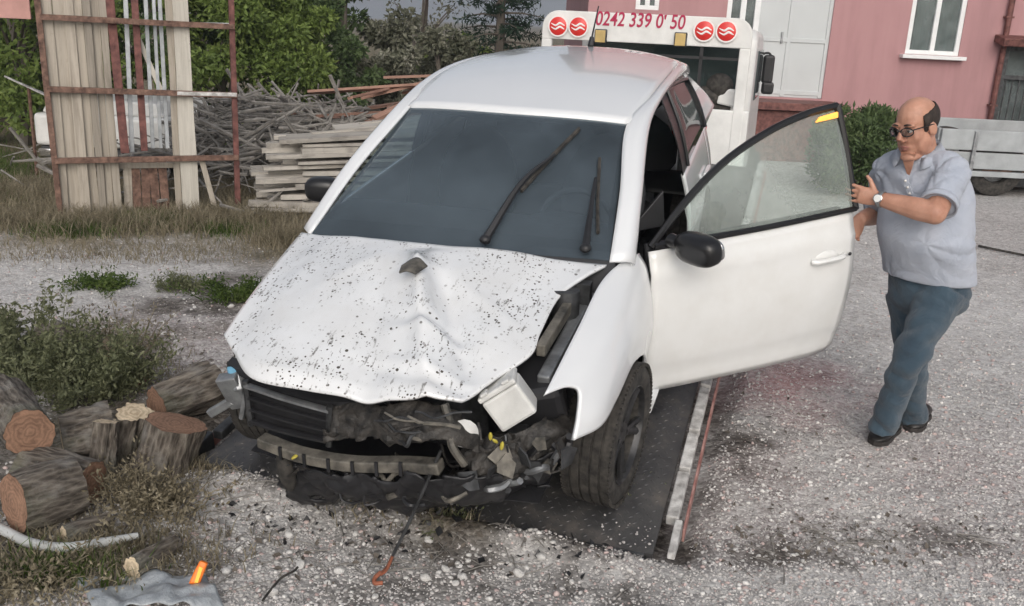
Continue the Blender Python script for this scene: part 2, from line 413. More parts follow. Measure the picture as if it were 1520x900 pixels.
def m_ground():
    m, n, b, o = nodes_of('gravel_ground'); co = tc(n)
    at = n.nodes.new('ShaderNodeAttribute'); at.attribute_name = 'zone'
    sp = n.nodes.new('ShaderNodeSeparateColor'); n.links.new(at.outputs['Color'], sp.inputs[0])
    t = n.nodes.new('ShaderNodeTexVoronoi'); t.inputs['Scale'].default_value = 34; n.links.new(co, t.inputs['Vector'])
    t2 = n.nodes.new('ShaderNodeTexVoronoi'); t2.inputs['Scale'].default_value = 78; n.links.new(co, t2.inputs['Vector'])
    c1 = n.nodes.new('ShaderNodeSeparateColor'); n.links.new(t.outputs['Color'], c1.inputs[0])
    c2 = n.nodes.new('ShaderNodeSeparateColor'); n.links.new(t2.outputs['Color'], c2.inputs[0])
    s = mathn(n, 'ADD', mathn(n, 'MULTIPLY', c1.outputs[0], .5), mathn(n, 'MULTIPLY', c2.outputs[0], .5))
    big = noi(n, co, 1.1, 6, .65); s = mathn(n, 'ADD', mathn(n, 'MULTIPLY', s, .62), mathn(n, 'MULTIPLY', big, .38))
    gravel = ramp(n, s, [(.22, (.24, .226, .216)), (.42, (.40, .384, .37)), (.6, (.50, .483, .47)), (.78, (.64, .625, .61))])
    pinkc = ramp(n, s, [(.22, (.30, .18, .178)), (.5, (.47, .31, .305)), (.78, (.58, .45, .44))])
    dirt = ramp(n, s, [(.25, (.028, .023, .02)), (.5, (.09, .077, .066)), (.75, (.22, .20, .18))])
    grs = ramp(n, mathn(n, 'ADD', mathn(n, 'MULTIPLY', big, .6), mathn(n, 'MULTIPLY', c2.outputs[1], .4)), [(.3, (.06, .055, .03)), (.5, (.17, .14, .085)), (.7, (.30, .25, .17))])
    al = at.outputs['Alpha']
    c = mix(n, al, gravel, ramp(n, s, [(.2, (.38, .37, .362)), (.5, (.54, .53, .52)), (.75, (.66, .652, .64))]))
    c = mix(n, sp.outputs[1], c, pinkc); c = mix(n, sp.outputs[2], c, grs); c = mix(n, sp.outputs[0], c, dirt)
    n.links.new(c, b.inputs['Base Color']); b.inputs['Roughness'].default_value = .92; b.inputs['Specular IOR Level'].default_value = .25
    hgt = mathn(n, 'SUBTRACT', 1.0, mathn(n, 'ADD', mathn(n, 'MULTIPLY', t.outputs['Distance'], .7), mathn(n, 'MULTIPLY', t2.outputs['Distance'], .35)))
    bump(n, b, hgt, .65, .012)
m_ground()
g_ob = mb.build('ground', 'gravel_ground', smooth=True, ang=180); struct(g_ob)
zz = ground_zones(GX, GY); ca = g_ob.data.color_attributes.new('zone', 'FLOAT_COLOR', 'POINT')
ca.data.foreach_set('color', np.stack([q.ravel() for q in zz], 1).astype(np.float32).ravel())

# ------------------------------------------------------------------ far hills
mat('far_hill', (.16, .185, .20), 1.0, var=.2, scale=.01)
hx = np.linspace(-1300, 1300, 90); prof = 78+26*np.sin(hx/210+1.1)+14*np.sin(hx/77)+7*np.sin(hx/31+2)
P = np.zeros((6, 90, 3))
for i in range(6):
    k = i/5; P[i, :, 0] = hx; P[i, :, 1] = 1150+260*k+40*np.sin(hx/120+k*3); P[i, :, 2] = -4+prof*math.sin(k*math.pi/2)**.8+6*np.sin(hx/40+i*2)*(k > .1)*(k < .95)
struct(MB().grid(P).build('hills', 'far_hill', smooth=True))

# ------------------------------------------------------------------ pink building
BY = 16.0
bl = empty('pink_building', (9.0, BY, 0)); tag(bl, 'pink rendered two storey building behind the tow truck', 'building')
def bw(px, py, dy=0):
    p = aty(px, py, BY); return p[0]-9.0, p[2]          # local x, z on the wall plane
x_l = bw(872, 30)[0]; x_r = 16.0; top = 6.6
holes = []                                              # x0,x1,z0,z1
wx0, wz0 = bw(1341, 80); wx1, _ = bw(1422, 86)
holes.append((wx0+.02, wx1, wz0, wz0+1.35))
dx0, dz0 = bw(1066, 140); dx1, _ = bw(1226, 100)
holes.append((dx0, dx1, dz0, dz0+2.75))
sx0, sz0 = bw(943, 14); sx1, _ = bw(978, 14)
holes.append((sx0, sx1, sz0, sz0+1.2))
gx0, gz1 = bw(1492, 68)
holes.append((gx0, gx0+1.5, .25, gz1))
# wall built as a brickwork of rectangles around the openings
xs_ = sorted({x_l, x_r, *[h[0] for h in holes], *[h[1] for h in holes]}); zs_ = sorted({0, top, *[h[2] for h in holes], *[h[3] for h in holes]})
mb = MB()
V = {}
def vid(i, j):
    if (i, j) not in V: V[(i, j)] = len(mb.v); mb.v.append((xs_[i], 0, zs_[j]))
    return V[(i, j)]
for i in range(len(xs_)-1):
    for j in range(len(zs_)-1):
        cx, cz = (xs_[i]+xs_[i+1])/2, (zs_[j]+zs_[j+1])/2
        if any(h[0] < cx < h[1] and h[2] < cz < h[3] for h in holes): continue
        mb.f.append((vid(i, j), vid(i+1, j), vid(i+1, j+1), vid(i, j+1)))
mb.build('front_wall', 'pink_render', bl, solid=.3, off=-1)
mb = MB(); mb.box((x_l+.15, 4.6, top/2), (.3, 8.5, top)); mb.build('side_wall', 'pink_render', bl)
mb = MB(); mb.box((x_r-.15, 4.6, top/2), (.3, 8.5, top)); mb.build('side_wall', 'pink_render', bl)
mb = MB(); mb.box(((x_l+x_r)/2, 9.0, top/2), (x_r-x_l-.6, .3, top)); mb.build('back_wall', 'pink_render', bl)
mb = MB(); mb.box(((x_l+x_r)/2, 4.4, top+.12), (x_r-x_l+.6, 9.9, .24)); mb.build('roof_slab', 'concrete', bl, bevel=.02)
mb = MB(); mb.box(((x_l+x_r)/2, 4.6, 3.2), (x_r-x_l-.8, 8.2, .12)); mb.build('inner_floor', 'interior', bl)
mat('curtain', (.55, .60, .58), .9, var=.12, scale=4, stretch=(8, 1, .3))
def window(x0, x1, z0, z1, panes=2, sill=True):
    fr = MB(); w_ = .07; yy = .06
    fr.box(((x0+x1)/2, yy, z1-w_/2), (x1-x0, .09, w_)); fr.box(((x0+x1)/2, yy, z0+w_/2), (x1-x0, .09, w_))
    for xx in [x0+w_/2, x1-w_/2]+[x0+(x1-x0)*k/panes for k in range(1, panes)]: fr.box((xx, yy, (z0+z1)/2), (w_*1.1, .088, z1-z0-2*w_))
    o = fr.build('window_frame', 'pvc_white', bl, bevel=.006)
    for k in range(panes):
        a = x0+(x1-x0)*k/panes+w_*.6; b = x0+(x1-x0)*(k+1)/panes-w_*.6
        MB().box(((a+b)/2, yy, (z0+z1)/2), (b-a, .012, z1-z0-2*w_)).build('pane', 'pane_glass', o)
        cx_ = np.linspace(a+(.12 if k == 0 else .02), b, 30); cP = np.zeros((2, 30, 3))
        for r_, zq in enumerate((z0+.05, z1-.05)): cP[r_, :, 0] = cx_; cP[r_, :, 1] = .16+.022*np.sin(cx_*46); cP[r_, :, 2] = zq
        MB().grid(cP).build('curtain', 'curtain', o, solid=.004)
    MB().box(((x0+x1)/2, .9, (z0+z1)/2), (x1-x0+1.2, .02, z1-z0+.8)).build('room_back', 'interior', o)
    if sill: MB().box(((x0+x1)/2, -.05, z0-.035), (x1-x0+.16, .2, .06)).build('window_sill', 'pvc_white', bl, bevel=.008)
window(*holes[0]); window(*holes[2], sill=False)
# big white sheet door: leaf, narrow glazed strips on its left
hx0, hx1, hz0, hz1 = holes[1]; W_ = hx1-hx0
o = MB().box((hx0+W_*.655, .08, (hz0+hz1)/2), (W_*.69, .06, hz1-hz0)).build('sheet_door', 'metal_door_white', bl, bevel=.006)
for zz_ in (hz0+.02, hz0+.86, hz0+1.62): MB().box((hx0+W_*.655, .042, zz_+.06), (W_*.66, .02, .07)).build('door_rail', 'metal_door_white', o, bevel=.005)
for xx in (hx0+W_*.33, hx0+W_*.62, hx0+W_*.985): MB().box((xx, .043, (hz0+hz1)/2), (.07, .024, hz1-hz0-.02)).build('door_stile', 'metal_door_white', o, bevel=.005)
MB().box((hx0+W_*.55, .03, hz0+.95), (.03, .05, .18)).build('door_handle', 'grey_metal', o, bevel=.005)
fr = MB()
for k in (0.02, .155, .29): fr.box((hx0+W_*k, .07, (hz0+hz1)/2), (.09, .1, hz1-hz0))
for zq in (hz0+.05, hz0+1.0, hz1-.05): fr.box((hx0+W_*.155, .071, zq), (W_*.29, .09, .09))
o = fr.build('glazed_screen', 'pvc_white', bl, bevel=.005)
for k in (.087, .222):
    MB().box((hx0+W_*k, .075, (hz0+hz1)/2), (W_*.12, .012, hz1-hz0-.1)).build('pane', 'pane_glass', o)
MB().box((hx0+W_*.5, 1.2, (hz0+hz1)/2), (W_+1.0, .02, hz1-hz0+.6)).build('room_back', 'curtain', o)
MB().box(((hx0+hx1)/2+.1, -.45, hz0-.09), (W_+.15, .9, .12)).build('dock_slab', 'red_oxide', bl, bevel=.01)
MB().box(((hx0+hx1)/2+.1, -.40, (hz0-.17)/2), (W_+.05, .78, hz0-.17)).build('dock_base', 'red_oxide', bl)
# downpipe
pa = bw(1509, 0); pb = bw(1466, 190); xp = (pb[0]+pa[0])/2-.06
mb = MB(); mb.tube([(xp, -.07, .15), (xp, -.07, top-.1)], .045, 10)
o = mb.build('downpipe', 'red_oxide', bl, smooth=True)
for zq in (1.0, 2.4, 3.8): MB().box((xp, -.05, zq), (.13, .12, .03)).build('pipe_bracket', 'red_oxide', o)
# doorway with steel grille gate and tiled canopy
qx0, qx1, qz0, qz1 = holes[3]
fr = MB()
for xx in (qx0+.05, qx1-.05): fr.box((xx, .05, (qz0+qz1)/2), (.09, .1, qz1-qz0))
for zq in (qz0+.04, qz1-.5, qz1-.04): fr.box(((qx0+qx1)/2, .051, zq), (qx1-qx0-.1, .08, .07))
o = fr.build('gate_frame', 'dark_metal', bl, bevel=.004)
for k in range(12): MB().box((qx0+.14+k*(qx1-qx0-.28)/11, .03, (qz0+qz1)/2-.2), (.018, .018, qz1-qz0-.6)).build('grille_bar', 'dark_metal', o)
MB().box(((qx0+qx1)/2, .12, (qz0+qz1)/2), (qx1-qx0-.1, .01, qz1-qz0-.1)).build('pane', 'pane_glass', o)
MB().box(((qx0+qx1)/2, 1.3, (qz0+qz1)/2), (qx1-qx0+1, .02, qz1-qz0)).build('room_back', 'interior', o)
MB().box(((qx0+qx1)/2, -.18, qz1+.08), (qx1-qx0+.4, .36, .12), eul(.18)).build('door_canopy', 'red_oxide', bl, bevel=.01)
# ------------------------------------------------------------------ the wrecked white hatchback (x forward, y left, z up; origin under the front axle)
def rot_car(yaw, pt):
    return Matrix.Rotation(yaw, 4, 'Z') @ Matrix.Rotation(pt, 4, 'Y')
CAR_M = Matrix.Translation((-.281, 3.768, .03)) @ rot_car(-1.8557, .1429)
CAR_R = np.array(CAR_M.to_3x3()); CAR_C = np.array(CAR_M.translation)
def carpt(px, py, ax, val):
    o = CAR_R.T @ (np.array([0, 0, HC])-CAR_C); d = CAR_R.T @ ray(px, py); t = (val-o[ax])/d[ax]; return o+d*t
car = empty('hatchback_car'); car.matrix_world = CAR_M
tag(car, 'crashed white hatchback with crumpled bonnet and smashed front, on the tow truck deck', 'car')
PT = 'car_paint'
def crv(xq, pts): p = np.array(pts); return np.interp(xq, p[:, 0], p[:, 1])
def smooth1(xq, pts):
    p = cr(pts, 200); o = np.argsort(p[:, 0]); return np.interp(xq, p[o, 0], p[o, 1])
ROOF_C = [(-3.06, 1.36), (-2.6, 1.432), (-2.0, 1.462), (-1.5, 1.445), (-.9, 1.365)]
ROOF_E = [(-3.06, 1.30), (-2.6, 1.372), (-2.0, 1.408), (-1.5, 1.398), (-.9, 1.318)]
ROOF_W = [(-3.06, .53), (-2.6, .575), (-2.0, .60), (-1.5, .595), (-.9, .545)]
# roof
nu, nv = 33, 28; P = np.zeros((nv, nu, 3)); vv = np.linspace(-1, 1, nu)
for i in range(nv):
    x = (-1.0-.10*vv**2)*(1-i/(nv-1)) + (-3.06+.06*vv**2)*i/(nv-1)
    e = smooth1(x, ROOF_W); P[i, :, 0] = x; P[i, :, 1] = vv*e; P[i, :, 2] = smooth1(x, ROOF_C)-(smooth1(x, ROOF_C)-smooth1(x, ROOF_E))*np.abs(vv)**2.4
MB().grid(P).build('roof', PT, car, smooth=True, solid=.03, fix=True, off=-1)
def wtop(v): x = -1.005-.10*v**2; return np.array([x, v*smooth1(x, ROOF_W)*.985, smooth1(x, ROOF_C)-(smooth1(x, ROOF_C)-smooth1(x, ROOF_E))*abs(v)**2.4-.012])
# windscreen: base edge read from the photograph
wb = [carpt(462, 347, 1, -.665), carpt(560, 357, 2, .955), carpt(690, 369, 2, .96), carpt(800, 379, 2, .96), carpt(904, 387, 1, .655)]
wb = cr(wb, 25); vals = np.linspace(-1, 1, 25); wt = np.array([wtop(v) for v in vals]); G = []
for k in np.linspace(0, 1, 15):
    g = wb*(1-k)+wt*k; bul = math.sin(k*math.pi)*.045*(1-vals**4); g[:, 0] += bul*.45; g[:, 2] += bul; G.append(g)
G = np.array(G); ws = MB().grid(G).build('windscreen', 'windscreen_glass', car, smooth=True, fix=True)
def border(G, w0, w1, wl):
    """black printed border band just inside the glass"""
    mb = MB(); a, b = G.shape[:2]
    def strip(i0, i1, j0, j1):
        us = np.linspace(i0, i1, 12 if abs(i1-i0) > .5 else 3); vs_ = np.linspace(j0, j1, 30 if abs(j1-j0) > .5 else 3); Q = np.zeros((len(us), len(vs_), 3))
        for p, u in enumerate(us):
            for q, v in enumerate(vs_):
                fi, fj = u*(a-1), v*(b-1); i, j = min(int(fi), a-2), min(int(fj), b-2); du, dv = fi-i, fj-j
                Q[p, q] = (G[i, j]*(1-du)+G[i+1, j]*du)*(1-dv)+(G[i, j+1]*(1-du)+G[i+1, j+1]*du)*dv
        Q[:, :, 2] -= .006; Q[:, :, 0] -= .004; mb.grid(Q)
    strip(0, w0, 0, 1); strip(1-w1, 1, 0, 1); strip(w0, 1-w1, 0, wl); strip(w0, 1-w1, 1-wl, 1); return mb
border(G, .11, .04, .022).build('glass_border', 'black_trim', ws)
# side frames (pillar + cant rail)
def side_frame(s):
    inner = [(wb[0] if s < 0 else wb[-1])+np.array([.01, s*.004, .0]), (-.62, s*.622, 1.155), (-1.07, s*.553, 1.335), (-1.5, s*.600, 1.397), (-2.0, s*.606, 1.408), (-2.6, s*.580, 1.371), (-3.0, s*.545, 1.305)]
    outer = [(-.36, s*.752, .935), (-.68, s*.712, 1.13), (-1.12, s*.655, 1.305), (-1.5, s*.640, 1.358), (-2.0, s*.638, 1.365), (-2.6, s*.622, 1.31), (-3.0, s*.60, 1.23)]
    mid = [np.array(a)*.5+np.array(b)*.5+np.array([.012, s*.022, .016]) for a, b in zip(inner, outer)]
    low = [np.array(o)+np.array([0, -s*.045, -.022]) for o in outer]
    MB().loft([inner, mid, outer, low], 40, 12).build('side_frame', PT, car, smooth=True, solid=.012, fix=True, ang=60)
for s in (-1, 1): side_frame(s)
# flanks: y as a function of height
def flank_y(z): return float(smooth1(z, [(.15, .775), (.25, .80), (.42, .828), (.62, .838), (.80, .822), (.93, .790), (1.02, .762)]))
def belt(x): return float(np.interp(x, [-3.1, -2.4, -1.6, -.45], [1.04, 1.00, .965, .93]))
def flank(x0, x1, s, name, m=PT, arch=None, z0=.22, parent=None):
    n1, n2 = 40, 26; P = np.zeros((n2, n1, 3)); X = np.linspace(x0, x1, n1)
    for j, x in enumerate(X):
        tuck = 0 if x > -2.55 else .30*((-2.55-x)/.6)**2.2
        for i in range(n2):
            z = z0+(belt(x)-z0)*i/(n2-1)
            if arch:
                d = abs(x-arch[0])
                if d < arch[2]: z = max(z, arch[1]+math.sqrt(arch[2]**2-d*d)) if z < arch[1]+math.sqrt(arch[2]**2-d*d) else z
            P[i, j] = (x, s*(flank_y(z)-tuck), z)
    return MB().grid(P).build(name, m, parent or car, smooth=True, solid=.02, fix=True)
REAR = (-2.47, .345, .355)
for s in (-1, 1):
    d = flank(-1.62, -2.50, s, 'rear_door', arch=REAR)
    MB().box((-2.28, s*.835, .80), (.2, .025, .035)).build('handle', PT, d, bevel=.01)
    flank(-2.505, -3.12, s, 'rear_quarter', arch=REAR)
    MB().loft([[(-1.64, s*.80, .2), (-1.0, s*.81, .2), (-.42, s*.80, .2)], [(-1.64, s*.815, .28), (-1.0, s*.82, .28), (-.42, s*.82, .28)]], 12, 4).build('sill', PT, car, solid=.05)
    # pillars, glass
    def up(x, k): # point between belt (k=0) and rail (k=1)
        a = np.array([x, s*.772, belt(x)]); r_ = np.array([x, s*float(np.interp(x, [-3, -2.6, -2, -1.5, -1.12, -.68, -.36], [.60, .622, .638, .640, .655, .712, .752])), float(np.interp(x, [-3, -2.6, -2, -1.5, -1.12, -.68, -.36], [1.23, 1.31, 1.365, 1.358, 1.305, 1.13, .935]))]); r_[1] -= s*.02
        return a*(1-k)+r_*k+np.array([0, s*.018*math.sin(k*math.pi), 0])
    def pane(x0, x1, lean0, lean1, name, m, off=0):
        c = [[up(x0+lean0*k+(x1+lean1*k-x0-lean0*k)*t, k)+np.array([0, -s*off, 0]) for t in np.linspace(0, 1, 9)] for k in np.linspace(0, 1.0, 7)]
        return MB().loft(c, 16, 10).build(name, m, car, smooth=True, solid=.006, fix=True)
    pane(-1.60, -1.74, -.03, -.06, 'pillar', 'black_trim', -.004)
    g = pane(-1.74, -2.52, -.06, -.12, 'rear_door_window', 'side_glass')
    MB().tube([up(-1.76-.06*k, k)+np.array([0, s*.006, 0]) for k in np.linspace(0, .98, 6)]+[up(-1.84-.75*t, .98-.10*t*t)+np.array([0, s*.006, 0]) for t in np.linspace(.1, 1, 8)]+[up(-2.58+.06*k, .86*(1-k))+np.array([0, s*.006, 0]) for k in np.linspace(.1, 1, 6)], .013, 6).build('window_seal', 'black_trim', g, smooth=True)
    pane(-2.53, -3.02, -.10, .04, 'rear_pillar', PT, -.006)
# right side front door (closed) with its window, mirror
d = flank(-.47, -1.615, -1, 'front_door'); MB().box((-1.42, -.835, .78), (.2, .025, .035)).build('handle', PT, d, bevel=.01)
s = -1
def up(x, k):
    a = np.array([x, s*.772, belt(x)]); r_ = np.array([x, s*float(np.interp(x, [-2, -1.5, -1.12, -.68, -.36], [.638, .640, .655, .712, .752])), float(np.interp(x, [-2, -1.5, -1.12, -.68, -.36], [1.365, 1.358, 1.305, 1.13, .935]))]); return a*(1-k)+r_*k
MB().loft([[up(-.5-1.1*t, k) for t in np.linspace(0, 1, 9)] for k in np.linspace(0, .97, 6)], 16, 8).build('front_door_window', 'side_glass', d, smooth=True)
MB().sup(carpt(479, 281, 0, -.62), (.055, .085, .06), eul(0, 0, .2), .7).build('mirror', 'black_trim', d, smooth=True)
# rear hatch and bumper
tg = [[(-3.02, y, 1.345-.04*(y/.5)**2), (-3.13, y*1.12, 1.15), (-3.16, y*1.25, .98), (-3.16, y*1.27, .72), (-3.13, y*1.25, .5)] for y in np.linspace(-.52, .52, 9)]
h = MB().loft([c[:3] for c in tg], 12, 24).build('tailgate_window', 'side_glass', car, smooth=True, solid=.01)
MB().loft([c[2:] for c in tg], 12, 24).build('tailgate', PT, car, smooth=True, solid=.02)
MB().loft([[(-3.0, -.78, z), (-3.16, -.6, z), (-3.21, 0, z), (-3.16, .6, z), (-3.0, .78, z)] for z in (.22, .36, .5, .54)], 24, 8).build('rear_bumper', PT, car, smooth=True, solid=.03)
for s in (-1, 1): MB().ell((-3.08, s*.62, .85), (.06, .12, .14)).build('tail_lamp', 'red_sticker', car, smooth=True)
# floor pan, tunnel, firewall
MB().box((-1.75, 0, .24), (2.5, 1.5, .06)).build('floor_pan', 'dark_metal', car)
MB().box((-.12, 0, .62), (.05, 1.24, .62)).build('firewall', 'dark_metal', car)
# interior
o = MB().loft([[(-.22, y, .80), (-.30, y, .945), (-.52, y, .965), (-.72, y, .94), (-.80, y, .84), (-.76, y, .66)] for y in (-.68, -.3, 0, .3, .68)], 14, 20).build('dashboard', 'interior', car, smooth=True, solid=.03)
MB().ell((-.66, .36, .955), (.14, .20, .05)).build('instrument_hood', 'interior', o, smooth=True)
st = MB(); st.tube([(-.93+.09*math.cos(a)*-1*.5, .36+.185*math.sin(a), .86+.185*math.cos(a)*.92) for a in np.linspace(0, 2*math.pi, 30)], .016, 8, cap=False)
st.tube([(-.9, .36, .86), (-.72, .36, .78)], .03, 8); st.box((-.92, .36, .86), (.03, .34, .035)); st.ell((-.93, .36, .86), (.035, .07, .06))
st.build('steering_wheel', 'interior', car, smooth=True)
for s in (-1, 1):
    b_ = MB(); b_.ell((-1.25, s*.36, .48), (.28, .25, .10)); b_.ell((-1.56, s*.36, .80), (.09, .235, .36), eul(0, -.25)); seat = b_.build('front_seat', 'interior', car, smooth=True)
    MB().ell((-1.70, s*.36, 1.20), (.055, .13, .10), eul(0, -.15)).build('headrest', 'interior', seat, smooth=True)
b_ = MB(); b_.ell((-2.25, 0, .5), (.28, .62, .12)); b_.ell((-2.55, 0, .82), (.1, .64, .34), eul(0, -.3)); seat = b_.build('rear_seat', 'interior', car, smooth=True)
for y in (-.38, 0, .38): MB().ell((-2.68, y, 1.13), (.05, .12, .09)).build('headrest', 'interior', seat, smooth=True)
MB().box((-1.16, 0, 1.27), (.025, .23, .062), eul(0, .2)).build('rear_view_mirror', 'black_plastic', car, bevel=.015)
for s in (-1, 1): MB().box((-1.22, s*.28, 1.325), (.16, .30, .018), eul(0, .25)).build('sun_visor', 'interior', car, bevel=.006)
# wipers
def on_ws(u, v, lift=.012):
    a, b = G.shape[:2]; fi, fj = u*(a-1), v*(b-1); i, j = min(int(fi), a-2), min(int(fj), b-2); du, dv = fi-i, fj-j
    p = (G[i, j]*(1-du)+G[i+1, j]*du)*(1-dv)+(G[i, j+1]*(1-du)+G[i+1, j+1]*du)*dv
    return p+np.array([lift*.5, 0, lift])
def ws_uv(px, py):
    best = None
    for u in np.linspace(0, 1, 41):
        for v in np.linspace(0, 1, 61):
            p = CAR_R @ on_ws(u, v, 0)+CAR_C; q = p-np.array([0, 0, HC]); z = q @ CF; e = (760+F*(q @ CR)/z-px)**2+(450-F*(q @ CU)/z-py)**2
            if best is None or e < best[0]: best = (e, u, v)
    return best[1], best[2]
def wiper(path, blade):
    pa = [ws_uv(*q) for q in path]; m1 = MB(); pp = [on_ws(u, v, .035) for u, v in pa]; m1.tube(pp, [.018, .012, .007][:len(pp)], 6, samples=14); m1.ell(pp[0], (.025, .025, .02))
    o = m1.build('wiper_arm', 'black_plastic', car, smooth=True)
    pb = [ws_uv(*q) for q in blade]; m2 = MB(); m2.tube([on_ws(u, v, .014) for u, v in pb], .008, 6, samples=16, sq=1.6); m2.build('wiper_blade', 'black_rubber', o, smooth=True)
wiper([(722, 368), (778, 282), (822, 240)], [(776, 288), (818, 240), (860, 195)])
wiper([(868, 378), (878, 330), (886, 275)], [(889, 348), (887, 300), (893, 240)])
# ---- bonnet: boundary from the photograph, centre buckled
Rg = [carpt(447, 345, 2, .962), carpt(400, 402, 2, .915), carpt(360, 455, 2, .86), carpt(332, 497, 2, .81)]
Fr = [carpt(332, 497, 2, .81), carpt(346, 522, 2, .795), carpt(374, 562, 2, .775), carpt(450, 579, 2, .765), carpt(520, 589, 2, .765), carpt(560, 591, 2, .775), carpt(640, 596, 2, .785), carpt(686, 594, 2, .79)]
Lf = [carpt(901, 393, 2, .962), carpt(868, 411, 2, .95), carpt(830, 441, 2, .925), carpt(803, 492, 2, .885), carpt(788, 526, 2, .855), carpt(735, 562, 2, .815), carpt(686, 594, 2, .79)]
Bk = [Rg[0], carpt(560, 360, 2, .972), carpt(640, 372, 2, .978), carpt(760, 379, 2, .978), Lf[0]]
nu, nv = 72, 60
def chord(pts, n):                                           # resample by arc length
    p = cr(pts, 300); s_ = np.concatenate([[0], np.cumsum(np.linalg.norm(np.diff(p, axis=0), axis=1))]); q = np.linspace(0, s_[-1], n)
    return np.stack([np.interp(q, s_, p[:, k]) for k in range(3)], 1)
cb, cf, cl, cr_ = chord(Bk, nu), chord(Fr, nu), chord(Rg, nv), chord(Lf, nv)
U = np.linspace(0, 1, nu)[None, :, None]; Vv = np.linspace(0, 1, nv)[:, None, None]
HP = (1-Vv)*cb[None]+Vv*cf[None]+(1-U)*cl[:, None]+U*cr_[:, None]-((1-U)*(1-Vv)*cb[0]+U*(1-Vv)*cb[-1]+(1-U)*Vv*cf[0]+U*Vv*cf[-1])
u_, v_ = np.meshgrid(np.linspace(0, 1, nu), np.linspace(0, 1, nv))
edge = np.clip(np.minimum(np.minimum(u_, 1-u_), np.minimum(v_*3, (1-v_)*3))*7, 0, 1)
crown = .055*np.sin(np.clip(u_, 0, 1)*math.pi)**.8*(1-.55*v_)
def seg_d(px0, py0, px1, py1):
    """signed distance (in photo pixels) to a crease line seen on the bonnet"""
    W3 = HP @ CAR_R.T+CAR_C-np.array([0, 0, HC]); z = W3 @ CF; X = 760+F*(W3 @ CR)/z; Y = 450-F*(W3 @ CU)/z
    d = np.array([px1-px0, py1-py0]); L = np.linalg.norm(d); t = ((X-px0)*d[0]+(Y-py0)*d[1])/L**2; n_ = ((X-px0)*d[1]-(Y-py0)*d[0])/L
    return t, n_
t, n_ = seg_d(618, 392, 632, 600)
ridge = np.where(n_ > 0, np.exp(-np.abs(n_/30)**1.25), np.exp(-np.abs(n_/17)**1.25))   # steeper on the driver side
ridge = .085*ridge*np.clip(t*6+.15, 0, 1)*np.clip(1.12-t*.85, .12, 1)
t2, n2 = seg_d(642, 398, 712, 596); valley = -.040*np.exp(-(n2/20)**2)*np.clip(t2*4, 0, 1)*np.clip((1.0-t2)*3, .1, 1)
t3, n3 = seg_d(560, 420, 545, 590); val2 = -.022*np.exp(-(n3/24)**2)*np.clip(t3*3+.3, 0, 1)
t4, n4 = seg_d(590, 500, 690, 520); fold = .018*np.exp(-np.abs(n4/7)**1.2)*np.exp(-((t4-.5)/.45)**2)-.016*np.exp(-((n4-16)/9)**2)*np.exp(-((t4-.5)/.45)**2)
t5, n5 = seg_d(480, 435, 560, 395); crease = .008*np.exp(-(n5/8)**2)*np.exp(-((t5-.5)/.6)**2)
t7, n7 = seg_d(560, 540, 700, 575); fold += .012*np.exp(-np.abs(n7/7)**1.2)*np.exp(-((t7-.5)/.5)**2)-.012*np.exp(-((n7+13)/8)**2)*np.exp(-((t7-.5)/.5)**2)
t8, n8 = seg_d(655, 420, 790, 500); crease_b = .007*np.exp(-np.abs(n8/8)**1.2)*np.exp(-((t8-.5)/.6)**2)
t6, n6 = seg_d(380, 420, 470, 375); crease += .006*np.exp(-(n6/7)**2)*np.exp(-((t6-.5)/.6)**2)
wob = .006*fbm(HP[:, :, 0]*1.0, HP[:, :, 1]*1.0, 7, 21, 3)+.0025*fbm(HP[:, :, 0], HP[:, :, 1], 25, 22, 2)*np.exp(-(n_/70)**2)
HP[:, :, 2] += (crown+crease+crease_b+wob)*edge+(ridge+valley+val2+fold)*np.clip(edge+.75*(v_ > .9)+.2, 0, 1)*np.clip(v_*8, .15, 1)
# the swage line either side
mbh = MB().grid(HP); bon = mbh.build('bonnet', 'car_paint_muddy', car, smooth=True, solid=.012, fix=True, ang=75)
# torn lip where the fold begins
q = carpt(615, 398, 2, 1.03); 
tp = MB(); tp.loft([[q+np.array([.0, -.05, .0]), q+np.array([-.03, 0, .028]), q+np.array([.0, .055, .012])], [q+np.array([.06, -.035, -.004]), q+np.array([.07, 0, .012]), q+np.array([.06, .03, 0])]], 10, 5)
tp.build('torn_fold', 'beam_metal', bon, smooth=True, solid=.006)
# bonnet underside frame
HU = HP[4:-5:3, 5:-5:3].copy(); HU[:, :, 2] -= .05; MB().grid(HU).build('bonnet_liner', 'black_plastic', bon)
# ---- left front wing, pushed outwards
Tt = [(.56, .62, .80), (.36, .632, .845), (.16, .645, .888), (-.12, .657, .936), (-.30, .695, .953), (-.465, .748, .945)]
M1 = [(.47, .675, .79), (.33, .715, .812), (.15, .742, .838), (-.1, .765, .862), (-.30, .785, .868), (-.465, .793, .862)]
M2 = [(.445, .715, .765), (.34, .762, .745), (.18, .795, .752), (-.05, .815, .77), (-.27, .826, .73), (-.465, .832, .64)]
M3 = [(.50, .725, .69), (.40, .782, .672), (.22, .808, .682), (0, .824, .70), (-.26, .834, .62), (-.465, .815, .46)]
Ar = [(.55, .725, .63), (.40, .79, .612), (.22, .812, .632), (0, .828, .665), (-.25, .836, .575), (-.40, .81, .37)]
MB().loft([Tt, M1, M2, M3, Ar], 40, 24).build('front_wing', PT, car, smooth=True, solid=.014, fix=True, ang=75)
